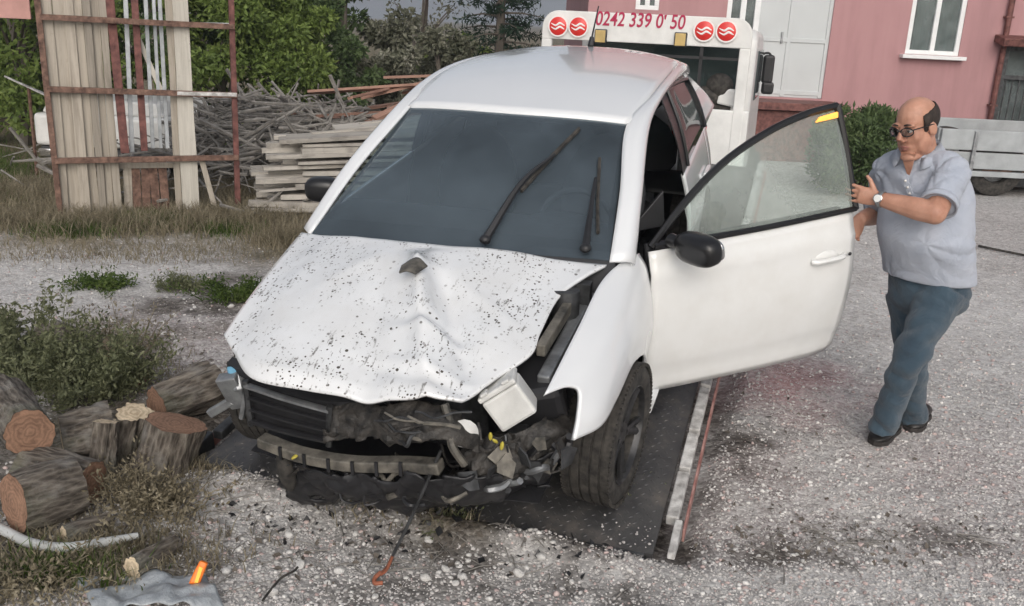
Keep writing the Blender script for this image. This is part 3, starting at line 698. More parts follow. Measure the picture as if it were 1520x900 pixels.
# right front wing (undamaged top edge tucked under the bonnet)
def mir(c): return [(a, -b, e) for a, b, e in c]
T_r = [(.24, -.66, .79), (.12, -.672, .84), (-.1, -.685, .905), (-.30, -.71, .925), (-.465, -.745, .935)]
R1 = [(.27, -.73, .70), (.14, -.775, .74), (-.1, -.805, .78), (-.3, -.818, .77), (-.465, -.828, .70)]
R2 = [(.33, -.77, .56), (.2, -.80, .62), (0, -.815, .68), (-.25, -.826, .60), (-.37, -.822, .26)]
MB().loft([T_r, R1, R2], 30, 14).build('front_wing', PT, car, smooth=True, solid=.014, fix=True)
# ---- open left front door, hinged on the wing
HING = np.array([-.475, .80]); OPEN = R(-49.5)
door = None
def dz_y(z): return flank_y(z)-.805
n1, n2 = 30, 22; P = np.zeros((n2, n1, 3))
for i in range(n2):
    z = .265+(.945-.265)*i/(n2-1)
    rear = float(smooth1(z, [(.265, 1.035), (.285, 1.065), (.33, 1.085), (.45, 1.095), (.70, 1.11), (.945, 1.10)]))
    for j in range(n1):
        t_ = j/(n1-1); zz_ = z+.035*t_*(i/(n2-1))-.0*t_; y_ = dz_y(min(z, .95))+.012*math.sin(t_*math.pi)
        y_ -= .018*math.exp(-((z-.70)/.03)**2)*0
        y_ += .010*math.exp(-((z-.84)/.022)**2)+(-.006)*math.exp(-((z-.36)/.03)**2)
        P[i, j] = (-rear*t_, y_-.03*max(0, t_-.9)*4, zz_)
door = MB().grid(P).build('front_door', 'car_door_paint', car, smooth=True, solid=.02, fix=True, ang=60)
door.location = (HING[0], HING[1], 0); door.rotation_euler = (0, 0, OPEN); door['label'] = 'open driver door swung wide'
# inner trim panel, edge
Q = P.copy(); Q[:, :, 1] = Q[:, :, 1]*.3-.085; Q[:, :, 0] = np.clip(Q[:, :, 0], None, -.03)*.985
MB().grid(Q).build('inner_trim', 'interior', door, smooth=True, solid=.03)
ed = MB(); rim = [P[i, -1] for i in range(n2)]; ed.grid(np.array([[p+np.array([.003, -.004, 0]) for p in rim], [np.array([Q[i, -1][0]-.006, Q[i, -1][1], Q[i, -1][2]]) for i in range(n2)]])); ed.grid(np.array([[P[0, j]+np.array([0, -.004, .003]) for j in range(n1)], [Q[0, j] for j in range(n1)]]))
ed.build('door_edge', 'car_door_paint', door, smooth=True, solid=.004)
# window frame
fr_pts = [(-.02, -.045, .955), (-.19, -.078, 1.115), (-.40, -.118, 1.262), (-.64, -.153, 1.365), (-.86, -.172, 1.424), (-1.045, -.178, 1.448)]
fb_pts = [(-1.045, -.178, 1.448), (-1.075, -.125, 1.28), (-1.10, -.07, 1.10), (-1.115, -.035, .985)]
fm = MB(); fm.tube(fr_pts, .017, 8, samples=24, sq=1.0); fm.tube(fb_pts, .019, 8, samples=12)
fm.build('window_frame', 'black_trim', door, smooth=True)
belt_s = MB(); belt_s.tube([(-.03, -.032, .962), (-.55, -.012, .975), (-1.11, -.028, .992)], .014, 6, samples=14); belt_s.build('belt_seal', 'black_trim', door, smooth=True)
top = cr(fr_pts[1:], 20); bot = cr([(-.20, -.03, .962), (-.60, -.018, .975), (-1.11, -.032, .99)], 20)
MB().grid(np.array([bot*(1-k)+top*k+np.array([0, .012*math.sin(k*math.pi), 0]) for k in np.linspace(0, 1, 8)])).build('window_glass', 'door_glass', door, smooth=True)
sail = MB(); sail.prism([(-.01, .955), (-.205, .962), (-.205, 1.12)], .02, O=(0, -.048, 0), U=(1, 0, 0), V=(0, -.2, 1)); sail.build('mirror_base', 'black_plastic', door, bevel=.004)
# mirror
mm = MB(); mm.tube([(-.10, -.02, .985), (-.12, .06, .985)], [.032, .026], 10)
mm.sup((-.125, .150, 1.0), (.058, .118, .066), eul(.1, .1, .15), .68)
mo = mm.build('mirror', 'black_trim', door, smooth=True)
MB().sup((-.172, .148, 1.0), (.016, .100, .052), eul(.1, .1, .15), .68).build('mirror_glass', 'chrome', mo, smooth=True)
# handle recess and bar
hx_ = -.93; hz_ = .79
MB().ell((hx_, dz_y(hz_)+.004, hz_), (.075, .012, .038)).build('handle_recess', 'grey_metal' if False else 'car_door_paint', door, smooth=True)
hm = MB(); hm.tube([(hx_+.09, dz_y(hz_)+.016, hz_-.002), (hx_+.06, dz_y(hz_)+.034, hz_), (hx_-.06, dz_y(hz_)+.034, hz_+.004), (hx_-.10, dz_y(hz_)+.014, hz_+.004)], .013, 8, samples=14); hm.build('handle', 'car_door_paint', door, smooth=True)
MB().ell((hx_-.135, dz_y(hz_)+.012, hz_+.004), (.009, .006, .009)).build('lock_cylinder', 'black_trim', door, smooth=True)
al = MB(); al.prism([(-1.03, 1.428), (-.93, 1.412), (-.91, 1.388), (-1.035, 1.400)], .012, O=(0, -.150, 0), U=(1, 0, 0), V=(0, 0, 1)); al.build('amber_reflection', 'amber_reflection', door, bevel=.004)  # added glowing piece standing in for an amber reflection on the window
# ---- wheels
def wheel(pos, s, toe=0, camber=0):
    prof = []
    tw, tr_ = .098, .30
    outer = [(.205, -tw*.92), (.235, -tw*1.03), (.27, -tw*1.0), (.289, -tw*.86)]
    tread = []
    for k in range(5):
        a = -tw*.80+k*tw*.40-tw*.0; 
        if k < 5: tread += [(tr_-.001*(abs(k-2)), a-tw*.155), (tr_, a+tw*.155), (tr_-.009, a+tw*.16), (tr_-.009, a+tw*.235)]
    tread = [(r_, max(-tw*.95, min(tw*.95, h_))) for r_, h_ in tread[:-2]]
    inner = [(.289, tw*.86+.0), (.27, tw*1.0), (.235, tw*1.03), (.205, tw*.92)]
    w_e = empty('wheel') if False else None
    tyre = MB(); tyre.lathe(outer+tread+inner+[(.19, tw*.6), (.19, -tw*.6), (.205, -tw*.92)], n=48, cap=False)
    for k in range(0, 90):                                   # shoulder tread blocks
        a = 2*math.pi*k/90; c, q_ = math.cos(a), math.sin(a); rt = np.array([[c, -q_, 0], [q_, c, 0], [0, 0, 1]])
        for sg in (-1, 1): tyre.box(np.array([tr_-.008, 0, sg*tw*.90]) @ rt.T, (.014, .010, tw*.22), rt)
    rotm = Matrix.Rotation(toe, 4, 'Z') @ Matrix.Rotation(camber, 4, 'X') @ Matrix.Rotation(-s*math.pi/2, 4, 'X')
    ty = tyre.build('wheel', 'black_rubber', car, smooth=True, fix=True); ty.matrix_local = Matrix.Translation(pos) @ rotm
    rm = MB(); rm.lathe([(.208, tw*.9), (.203, tw*.95), (.196, tw*.82), (.19, tw*.3), (.185, -tw*.6), (.20, -tw*.9)], n=40, cap=False)
    rm.lathe([(.062, tw*.50), (.058, tw*.64), (.03, tw*.68), (0.0001, tw*.68)], n=20)
    for k in range(5):
        for dd in (-.13, .13):
            a = 2*math.pi*k/5+.3; e = a+dd
            rm.tube([(.045*math.cos(a), .045*math.sin(a), tw*.58), (.12*math.cos(a+dd*.7), .12*math.sin(a+dd*.7), tw*.62), (.197*math.cos(e), .197*math.sin(e), tw*.72)], [.020, .015, .017], 6, sq=.8, samples=6)
    rm.build('rim', 'alloy', ty, smooth=True)
    bd = MB(); bd.lathe([(.0001, -tw*.1), (.135, -tw*.1), (.135, tw*.05), (.0001, tw*.05)], n=28); bd.build('brake_disc', 'dark_metal', ty, smooth=True)
wheel((0, .742, .345), 1, R(-6), R(-1)); wheel((0, -.735, .345), -1, R(-2)); wheel((-2.47, .735, .345), 1); wheel((-2.47, -.735, .345), -1)
for s in (-1, 1):
    lin = [[(.37*math.cos(a), s*y, .345+.37*math.sin(a)) for a in np.linspace(.95, math.pi+.2, 14)] for y in (.45, .62, .79)]
    MB().loft(lin, 22, 6).build('arch_liner', 'black_plastic', car, smooth=True, solid=.006)
    MB().loft([[(p[0]-2.47, p[1], p[2]) for p in c] for c in lin], 22, 6).build('arch_liner', 'black_plastic', car, smooth=True, solid=.006)
# ---- exposed smashed front
rs = np.random.default_rng(5)
def crumple(curves, nu, nv, amp, seed, f=9):
    g = np.array([cr(c, nu) for c in curves]); g = np.stack([cr(g[:, j], nv) for j in range(nu)], 1)
    for k, (a, b) in enumerate(((1, 2), (0, 2), (0, 1))): g[:, :, k] += amp*fbm(g[:, :, a]*1.0+k, g[:, :, b], f, seed+k, 3)
    g2 = .35*amp*fbm(g[:, :, 1], g[:, :, 2], f*3.5, seed+9, 2); g[:, :, 0] += np.abs(g2)*1.6; g[:, :, 2] += g2*.6
    return g
def ragged(g, seed, cut=.75):
    """grid with torn edges and holes"""
    a, b = g.shape[:2]; m_ = MB(); m_.v = [tuple(q) for q in g.reshape(-1, 3)]; nz_ = fbm(g[:, :, 1]*1.0, g[:, :, 2], 26, seed, 3)
    for i in range(a-1):
        for j in range(b-1):
            e_ = min(i, a-2-i)/a*2.6+min(j, b-2-j)/b*2.6
            if nz_[i, j] > cut+e_ or (nz_[i, j] > cut-.25 and min(i, a-2-i, j, b-2-j) < 2): continue
            m_.f.append((i*b+j, i*b+j+1, (i+1)*b+j+1, (i+1)*b+j))
    return m_
# engine block and bay floor
eb = MB(); eb.box((.18, .05, .58), (.46, .62, .34)); eb.box((.15, .02, .78), (.34, .42, .08)); eb.tube([(.32, -.25, .72), (.36, .05, .75), (.3, .3, .72)], .05, 8, samples=10)
eb.build('engine', 'dark_metal', car, bevel=.03, smooth=True)
MB().grid(crumple([[(.05, -.6, .36), (.05, 0, .36), (.05, .6, .36)], [(.5, -.6, .30), (.55, 0, .28), (.5, .6, .30)]], 30, 10, .012, 3)).build('undertray', 'black_plastic', car, solid=.006)
for s in (-1, 1):
    MB().box((.12, s*.53, .53), (.80, .06, .13), eul(0, 0, -s*.08)).build('chassis_rail', 'dark_metal', car, bevel=.01)
    MB().box((.1, s*.585, .79), (.62, .05, .06), eul(0, .12, -s*.04)).build('wing_rail', 'grey_metal', car, bevel=.008)
MB().tube([(.02, .54, .5), (-.03, .54, .93)], [.07, .055], 12).build('strut_tower', 'dark_metal', car, smooth=True)
# radiator shutters on the right (image left)
fx = MB(); a0 = carpt(365, 572, 0, .60); a1 = carpt(490, 610, 0, .66); b0 = carpt(372, 625, 0, .60); b1 = carpt(488, 655, 0, .66)
rad = MB().grid(np.array([[a0-np.array([.05, 0, -.01]), a1-np.array([.05, 0, -.01])], [b0-np.array([.05, 0, .02]), b1-np.array([.05, 0, .02])]])).build('radiator', 'black_plastic', car, solid=.03)
for k in np.linspace(0, 1, 4):
    p, q = a0*(1-k)+b0*k, a1*(1-k)+b1*k; sl_ = MB(); sl_.tube([p, (p+q)/2+np.array([.012, 0, .004]), q], .016 if k in (0, 1) else .011, 6, samples=10, sq=.6, up=(0, 0, 1)); sl_.build('grille_slat', 'grey_metal' if k == 0 else 'black_plastic', rad, smooth=True)
for k in (.0, 1.0):
    p, q = a0*(1-k)+a1*k, b0*(1-k)+b1*k; MB().tube([p+np.array([0, 0, .02]), q-np.array([0, 0, .02])], .013, 6).build('grille_post', 'dark_metal', rad)
# left lamp bracket, light blue tank cap
br = MB(); p0 = carpt(345, 555, 0, .52); 
br.box(p0+np.array([.02, .015, -.06]), (.05, .085, .15), eul(.25, .2, .2)); br.box(p0+np.array([.03, -.05, -.14]), (.03, .13, .035), eul(.6, 0, .1)); br.box(p0+np.array([.03, .06, -.10]), (.025, .02, .16), eul(-.3, 0, 0)); br.tube([p0+np.array([0, .02, .01]), p0+np.array([.03, .05, -.05])], .028, 10)
bo = br.build('lamp_bracket', 'grey_metal', car, bevel=.006)
MB().lathe([(.02, 0), (.027, .004), (.027, .02), (.012, .028)], p0+np.array([.0, .012, .01]), n=14).build('tank_cap', 'blue_plastic', bo, smooth=True)
# bumper beam
pa, pb, pc_ = carpt(388, 655, 0, .66), carpt(520, 690, 0, .72), carpt(655, 690, 0, .74)
bb = MB(); path = cr([pa, pb, pc_], 16); path[:, 2] += .008*fbm(path[:, 1], path[:, 0], 9, 3, 2); bb.tube(path, .038, 4, sq=.8, up=(0, 0, 1), phase=math.pi/4); beam = bb.build('bumper_beam', 'beam_metal', car, bevel=.006)
for k in range(2, 14, 2): MB().box(path[k]+np.array([.03, 0, .0]), (.008, .012, .055)).build('beam_slot', 'black_plastic', beam)
# crumpled black bumper skin and grille mass, centre
cs = [[carpt(485, 600, 0, .62), carpt(560, 598, 0, .64), carpt(640, 600, 0, .66), carpt(700, 610, 0, .60)],
      [carpt(485, 625, 0, .66), carpt(565, 622, 0, .71), carpt(650, 628, 0, .73), carpt(705, 635, 0, .66)],
      [carpt(485, 652, 0, .68), carpt(570, 655, 0, .74), carpt(650, 660, 0, .76), carpt(710, 665, 0, .68)]]
ragged(crumple(cs, 56, 34, .016, 31, 18), 61, .55).build('crumpled_grille', 'muddy_plastic', car, smooth=True, solid=.008, ang=30)
cs = [[carpt(425, 690, 0, .68), carpt(560, 705, 0, .74), carpt(680, 700, 0, .72), carpt(830, 660, 0, .50)],
      [carpt(418, 715, 0, .62), carpt(560, 730, 0, .68), carpt(690, 728, 0, .68), carpt(830, 685, 0, .48)],
      [carpt(425, 740, 0, .52), carpt(560, 745, 0, .55), carpt(690, 750, 0, .55), carpt(820, 715, 0, .42)]]
ragged(crumple(cs, 70, 26, .022, 41, 14), 62, .25).build('lower_bumper', 'black_plastic', car, smooth=True, solid=.008, ang=30)
cs = [[carpt(690, 650, 0, .62), carpt(750, 640, 0, .58), carpt(820, 610, 0, .45), carpt(850, 600, 0, .36)],
      [carpt(690, 690, 0, .68), carpt(760, 680, 0, .62), carpt(830, 645, 0, .50), carpt(855, 640, 0, .40)],
      [carpt(700, 725, 0, .62), carpt(770, 705, 0, .58), carpt(835, 670, 0, .46), carpt(850, 655, 0, .40)]]
ragged(crumple(cs, 56, 36, .030, 51, 16), 63, .3).build('crushed_bumper_corner', 'muddy_plastic', car, smooth=True, solid=.008, ang=30)
# black lump hanging at the right corner of the car
lm = MB(); lm.ell(carpt(425, 700, 0, .66), (.03, .035, .105), eul(0, .2, 0)); lm.build('hanging_bumper_mount', 'black_rubber', car, smooth=True)
# white box knocked loose
wc = carpt(748, 606, 0, .48)
q0, q1, q2, q3 = carpt(717, 597, 0, .60), carpt(773, 569, 0, .56), carpt(792, 613, 0, .56), carpt(743, 649, 0, .60)
ctr = (q0+q1+q2+q3)/4; ux = (q1-q0)/2+(q2-q3)/2; uz = (q0-q3)/2+(q1-q2)/2; w_l, h_l = np.linalg.norm(ux), np.linalg.norm(uz); ux /= w_l; uz -= ux*np.dot(ux, uz); uz /= np.linalg.norm(uz); nn_ = np.cross(ux, uz)
if nn_[0] < 0: nn_ = -nn_
RB = np.stack([ux, nn_, uz], 1)
if np.linalg.det(RB) < 0: RB[:, 1] *= -1; dpt = .06
else: dpt = -.06
if RB[0, 1] > 0: dpt = -.06
else: dpt = .06
wbx = MB().box(ctr+RB[:, 1]*dpt, (w_l, .12, h_l), RB).build('loose_white_box', 'white_box', car, bevel=.012)
MB().box(ctr+RB[:, 1]*dpt+RB[:, 2]*(h_l/2+.012), (w_l*1.02, .126, .02), RB).build('box_lid', 'white_box', wbx, bevel=.006)
for k in (-.3, .3): MB().box(ctr+RB[:, 1]*(dpt*.2)+RB[:, 2]*(h_l/2+.026)+RB[:, 0]*k*w_l, (.03, .04, .012), RB).build('box_terminal', 'white_box', wbx, bevel=.005)
# hoses, wires and broken struts
def strand(p, q, sag, r, m, name, n=9):
    mid = (p+q)/2+np.array([rs.uniform(.0, .05), rs.uniform(-.03, .03), -sag]); MB().tube([p, (p+mid)/2+rs.normal(0, .012, 3), mid, (q+mid)/2+rs.normal(0, .012, 3), q], r, 6, samples=n*2).build(name, m, car, smooth=True)
for k in range(40):
    x0, y0 = rs.uniform(655, 830), rs.uniform(645, 720); y0 = min(y0, 745-(x0-660)*.35)
    p = carpt(x0, y0, 0, rs.uniform(.45, .66)); q = carpt(min(x0+rs.uniform(-70, 60), 845), max(648, y0+rs.uniform(-30, 45)), 0, rs.uniform(.42, .68))
    strand(p, q, rs.uniform(-.01, .05), rs.choice([.005, .008, .013]), rs.choice(['black_plastic', 'muddy_plastic', 'dark_metal', 'muddy_plastic', 'grey_metal']), 'hose')
for k in range(20):
    x0, y0 = rs.uniform(500, 600) if k > 14 else rs.uniform(670, 845), rs.uniform(645, 735); y0 = min(y0, 755-(x0-660)*.42); p = carpt(x0, y0, 0, rs.uniform(.55, .72))
    poly = [(rs.uniform(.02, .06)*math.cos(a), rs.uniform(.02, .06)*math.sin(a)) for a in np.linspace(0, 2*math.pi, 6)[:-1]]
    e = eul(rs.uniform(-1, 1), rs.uniform(-1, 1), rs.uniform(0, 6)); MB().prism(poly, .006, p, e[:, 0], e[:, 2]).build('broken_plastic', rs.choice(['muddy_plastic', 'dark_metal', 'beam_metal']), car)
for k in range(16):
    x0, y0 = rs.uniform(440, 660), rs.uniform(690, 735); strand(carpt(x0, y0, 0, .70), carpt(x0+rs.uniform(-60, 60), y0+rs.uniform(-10, 25), 0, rs.uniform(.55, .72)), rs.uniform(0, .04), rs.choice([.005, .009, .012]), rs.choice(['black_plastic', 'muddy_plastic', 'beam_metal']), 'hose')
for k in range(9):
    x0, y0 = rs.uniform(500, 650), rs.uniform(610, 650); strand(carpt(x0, y0, 0, .74), carpt(x0+rs.uniform(30, 90), y0+rs.uniform(-12, 18), 0, .75), rs.uniform(-.02, .02), rs.choice([.004, .007]), rs.choice(['muddy_plastic', 'beam_metal', 'dark_metal']), 'broken_slat')
strand(carpt(660, 600, 0, .70), carpt(690, 690, 0, .74), 0, .014, 'beam_metal', 'bonnet_strut')
MB().lathe([(.012, 0), (.045, .012), (.05, .03), (.02, .045)], carpt(690, 640, 0, .66), eul(0, 1.3, .3), 14).build('fog_lamp', 'white_box', car, smooth=True)
for (x0, y0) in ((735, 655), (745, 662), (728, 648), (690, 645), (438, 678)): MB().ell(carpt(x0, y0, 0, .68 if x0 > 500 else .72), (.008, .016, .006), eul(rs.uniform(0, 3), 0, 1)).build('yellow_clip', 'yellow_plastic', car)
# slam panel, dark air box and lamp shell so that the bay is not empty
MB().tube([carpt(345, 540, 0, .50), carpt(450, 590, 0, .60), carpt(560, 598, 0, .60), carpt(660, 600, 0, .55)], .03, 6, samples=16).build('slam_panel', 'black_plastic', car, smooth=True)
MB().tube([carpt(535, 596, 0, .62), carpt(560, 584, 0, .60), carpt(585, 598, 0, .62)], .022, 8, samples=10).build('latch_ring', 'black_plastic', car, smooth=True)
MB().box((.33, .50, .66), (.26, .26, .20), eul(.2, .2, .3)).build('lamp_shell', 'black_plastic', car, bevel=.03)
MB().box((.16, .55, .86), (.36, .035, .05), eul(0, .10, -.05)).build('hinge_strip', 'beam_metal', car, bevel=.006)
# antenna 
an = carpt(872, 62, 1, 0.0); an = np.array([-2.72, .0, 1.42]); am = MB(); am.tube([an, an+np.array([-.03, 0, .05])], [.02, .014], 8); am.tube([an+np.array([-.03, 0, .05]), an+np.array([-.19, 0, .22])], [.006, .004], 6); am.build('antenna', 'black_plastic', car, smooth=True)
# ------------------------------------------------------------------ tow truck with its slid-back deck
BK = np.array([math.cos(-1.8557+math.pi), math.sin(-1.8557+math.pi), 0.])
T0 = np.array([CAR_C[0], CAR_C[1], 0])+BK*5.6
TR_M = Matrix.Translation(T0) @ Matrix.Rotation(math.atan2(BK[1], BK[0]), 4, 'Z')
TR_R = np.array(TR_M.to_3x3())
tow = empty('tow_truck'); tow.matrix_world = TR_M
tag(tow, 'white flatbed tow truck with phone number sign and lowered rusty deck', 'tow truck')
def tpt(px, py, ax, val):
    o = TR_R.T @ (np.array([0, 0, HC])-T0); d = TR_R.T @ ray(px, py); t = (val-o[ax])/d[ax]; return o+d*t
mat('faded_red', (.34, .12, .10), .7, var=.3, scale=12, col2=(.45, .26, .23))
DECK = TR_M.inverted() @ CAR_M; HW = 1.07; DX0, DX1, DZ = .34, -5.15, .045
def dk(o): o.matrix_local = DECK; return o
dmb = MB(); n_s = 6; xs_d = np.linspace(DX0, DX1, n_s)
deck = dk(MB().box(((DX0+DX1)/2, 0, DZ-.012), (DX0-DX1, 2*HW-.14, .02)).build('deck', 'checker_plate', tow))
for k in range(4):
    MB().box(((DX0+DX1)/2-.05, -.75+k*.5, DZ-.09), (DX0-DX1-.4, .08, .13)).build('deck_beam', 'rust', deck)
lug = MB()
for i in range(70):
    for j in range(46):
        x = DX0-.03-i*.034; y = -HW+.10+j*.0425+(.02 if i % 2 else 0)
        if abs(y) < HW-.08 and (y > .42 or y < -.42 or i < 14):
            a = .8 if (i+j) % 2 else -.8; c, s_ = math.cos(a)*.012, math.sin(a)*.012
            lug.raw([(x-c, y-s_, DZ-.002), (x+s_*.28, y-c*.28, DZ-.002), (x+c, y+s_, DZ-.002), (x-s_*.28, y+c*.28, DZ-.002), (x, y, DZ+.0010)], [(0, 1, 4), (1, 2, 4), (2, 3, 4), (3, 0, 4)])
lo = lug.build('tread_lugs', 'checker_plate', deck); stuff(lo)
for s in (-1, 1):
    x = DX0-.20
    seg = [(.0, .34, 'worn_white_steel'), (.36, .30, 'worn_white_steel'), (.68, .42, 'worn_white_steel'), (1.12, .5, 'worn_white_steel'), (1.64, 3.7, 'worn_white_steel')]
    for a, l, m_ in seg:
        if s < 0 and a < 1: m_ = 'dark_metal'
        MB().box((x-a-l/2, s*(HW-.028), DZ+.012), (l-.012, .05, .045)).build('side_rail', m_, deck, bevel=.006)
    MB().box(((x+DX1)/2+.0, s*(HW+.022), DZ-.045), (x-DX1, .010, .06)).build('rail_stripe', 'faded_red', deck, bevel=.003)
    MB().prism([(0, 0), (.20, -.012), (.21, -.035), (0, -.09)], .03, O=(x+.004, s*(HW-.0), DZ+.035), U=(1, 0, 0), V=(0, 0, 1)).build('ramp_end', 'worn_white_steel' if s > 0 else 'dark_metal', deck, bevel=.005)
MB().box((DX0-.015, 0, DZ-.03), (.05, 2*HW-.2, .05)).build('deck_nose', 'dark_metal', deck, bevel=.008)
# chassis
for s in (-1, 1): MB().box((-.2, s*.40, .58), (6.2, .09, .2)).build('chassis_rail', 'dark_metal', tow)
def truck_wheel(x, y, r=.40, w_=.22, par=None):
    t = MB(); t.lathe([(r*.55, -w_*.5), (r*.85, -w_*.5), (r*.97, -w_*.42), (r, -w_*.3), (r, w_*.3), (r*.97, w_*.42), (r*.85, w_*.5), (r*.55, w_*.5), (r*.5, w_*.3), (r*.5, -w_*.3), (r*.55, -w_*.5)], n=32, cap=False)
    o = t.build('wheel', 'black_rubber', par or tow, smooth=True, loc=(x, y, r), rot=(math.pi/2, 0, 0), fix=True)
    h = MB(); h.lathe([(.0001, -w_*.2), (r*.52, -w_*.2), (r*.52, w_*.2), (r*.3, w_*.28), (.0001, w_*.28)], n=24); h.build('hub', 'grey_metal', o, smooth=True); return o
for s in (-1, 1): truck_wheel(1.35, s*.80); truck_wheel(-2.0, s*.70, .36, .34)
# cab: lofted side profile
prof = [(2.15, .55), (2.22, .95), (2.10, 1.30), (1.72, 1.85), (1.45, 1.97), (.45, 1.99), (.28, 1.90), (.25, .55)]
cabm = MB(); cabm.prism(prof, 1.70, O=(0, 0, 0), U=(1, 0, 0), V=(0, 0, 1)); cab = cabm.build('cab', 'white_steel', tow, bevel=.07, segs=3, smooth=True)
gm = MB().box((.235, 0, 1.62), (.02, 1.42, .50)).build('rear_window', 'side_glass', cab, bevel=.008)
rw = MB(); 
for s in (-1, 1): rw.box((.225, s*.72, 1.62), (.03, .05, .58)); rw.box((.2251, 0, 1.62+s*.27), (.03, 1.40, .05))
rw.build('window_seal', 'black_trim', cab, bevel=.008)
MB().box((1.95, 0, 1.62), (.03, 1.6, .55), eul(0, -.53)).build('windscreen', 'side_glass', cab)
for s in (-1, 1):
    MB().box((1.15, s*.855, 1.55), (.9, .02, .48)).build('side_window', 'side_glass', cab, bevel=.01)
    MB().box((2.2, s*.68, .78), (.05, .3, .18)).build('headlamp', 'chrome', cab, bevel=.02)
MB().box((2.25, 0, .52), (.12, 1.86, .22)).build('front_bumper', 'black_plastic', tow, bevel=.03)
MB().box((.12, .10, 1.97), (.22, .66, .16)).build('roof_fairing', 'white_steel', cab, bevel=.05, segs=3)
# headboard rack behind the cab
RX = -.12
def rp(px, py): p = tpt(px, py, 0, RX); return p[1], p[2]
yl, zl = rp(806, 40); yr, zr = rp(1113, 90); zt = (rp(830, 15)[1]+rp(1080, 27)[1])/2; zb = (rp(860, 62)[1]+rp(1060, 68)[1])/2
def band_poly(y0, y1, z0, z1, r):
    pts = [(y0, z0), (y1, z0)]
    for a in np.linspace(0, math.pi/2, 7): pts.append((y1-r+r*math.cos(a), z1-r+r*math.sin(a)))
    for a in np.linspace(math.pi/2, math.pi, 7): pts.append((y0+r+r*math.cos(a), z1-r+r*math.sin(a)))
    return pts
ya, yb = min(yl, yr), max(yl, yr)
band = MB().prism(band_poly(ya, yb, zb, zt, .15), .05, O=(RX, 0, 0), U=(0, 1, 0), V=(0, 0, 1)).build('headboard', 'white_steel', tow, bevel=.008)
for yy in (ya+.05, yb-.05): MB().box((RX, yy, (zb+.62)/2), (.06, .10, zb-.62)).build('headboard_post', 'white_steel', tow, bevel=.01)
MB().box((RX, 0, .95), (.05, yb-ya-.22, .62)).build('headboard_panel', 'white_steel', tow, bevel=.01)
MB().box((RX+.02, (ya+yb)/2, zb-.10), (.03, yb-ya-.2, .025)).build('headboard_rail', 'black_plastic', tow)
MB().box((RX+.02, ya+.44, (zb+1.25)/2), (.03, .03, zb-1.25)).build('headboard_bar', 'black_plastic', tow)
zc_l = rp(955, 33)[1]
# lettering: faces the camera, i.e. the -X side
def letters(txt, px, py, size, width=.78):
    y, z = rp(px, py); text_mesh('sign_letters', txt, size, 'crimson_letter', band, (RX-.027, y, z), (math.pi/2, 0, -math.pi/2), .003, .0022, .12, width)
hh = abs(rp(950, 22)[1]-rp(950, 43)[1])/.70
letters('0242 339 0', 934, 30.5, hh); letters('50', 1006, 34, hh)
y, z = rp(988, 28); MB().prism([(-.01, .03), (.015, .035), (.005, -.01), (-.006, -.005)], .003, O=(RX-.027, y, z), U=(0, -1, 0), V=(0, 0, 1)).build('sign_letters', 'crimson_letter', band)
for (px, py) in ((830, 39), (860, 40), (1046, 46), (1079, 47)):
    y, z = rp(px, py); d = MB(); d.lathe([(.0001, .0), (.088, .0), (.088, .02), (.075, .03), (.0001, .032)], n=28); o = d.build('reflector', 'red_sticker', tow, smooth=True, loc=(RX-.024, y, z), rot=(0, -math.pi/2, 0))
    for k, off_ in enumerate((-.022, .012)):
        st_ = MB(); st_.tube([(off_-.004, -.066, .0325), (off_+.016, -.02, .0335), (off_-.006, .02, .0335), (off_+.012, .064, .0325)], [.004, .010, .008, .003], 4, sq=.3, samples=12, up=(0, 0, 1)); st_.build('emblem_stripe', 'white_sticker', o)
    MB().lathe([(.088, .019), (.098, .019), (.098, .023), (.088, .023)], n=28).build('reflector_ring', 'white_sticker', o)
mat('lamp_amber_dull', (.50, .36, .14), .35, var=.2)
for (px, py) in ((893, 54), (1011, 59)):
    y, z = rp(px, py); o = MB().box((RX-.02, y, z), (.08, .115, .13)).build('work_lamp', 'dark_metal', tow, bevel=.01); MB().box((RX-.064, y, z), (.012, .095, .11)).build('lamp_lens', 'lamp_amber_dull', o, bevel=.004)
# clutter behind the headboard: winch box, straps
cl = MB(); p = tpt(1068, 128, 0, .08); cl.ell(p, (.10, .13, .12)); cl.ell(p+np.array([0, .10, -.10]), (.1, .14, .1)); cl.tube([p+np.array([0, .2, -.2]), p+np.array([0, -.12, -.22])], .05, 8); cl.build('strap_bundle', 'black_rubber', tow, smooth=True)
p = tpt(1084, 145, 0, .06); MB().box(p, (.10, .22, .16), eul(.15)).build('tool_box', 'white_steel', tow, bevel=.02)
# mirror on the right of the cab
mm = MB(); p0_, p1_ = tpt(1122, 66, 0, 1.6), tpt(1138, 105, 0, 1.6)
mm.tube([tpt(1112, 70, 0, 1.55), tpt(1124, 67, 0, 1.6)], .022, 8); mm.tube([tpt(1116, 95, 0, 1.55), tpt(1124, 90, 0, 1.6), tpt(1134, 80, 0, 1.62), tpt(1143, 80, 0, 1.62), tpt(1146, 90, 0, 1.6)], .012, 8, samples=16)
mo = mm.build('mirror_arm', 'black_plastic', tow, smooth=True)
MB().box(tpt(1140, 103, 0, 1.6), (.09, .12, .30)).build('mirror', 'black_plastic', mo, bevel=.03); MB().box(tpt(1139, 131, 0, 1.6), (.09, .13, .13)).build('wide_mirror', 'black_plastic', mo, bevel=.03)
MB().box(tpt(1117, 100, 0, 1.5), (.04, .03, .40)).build('mirror_rail', 'black_plastic', mo)

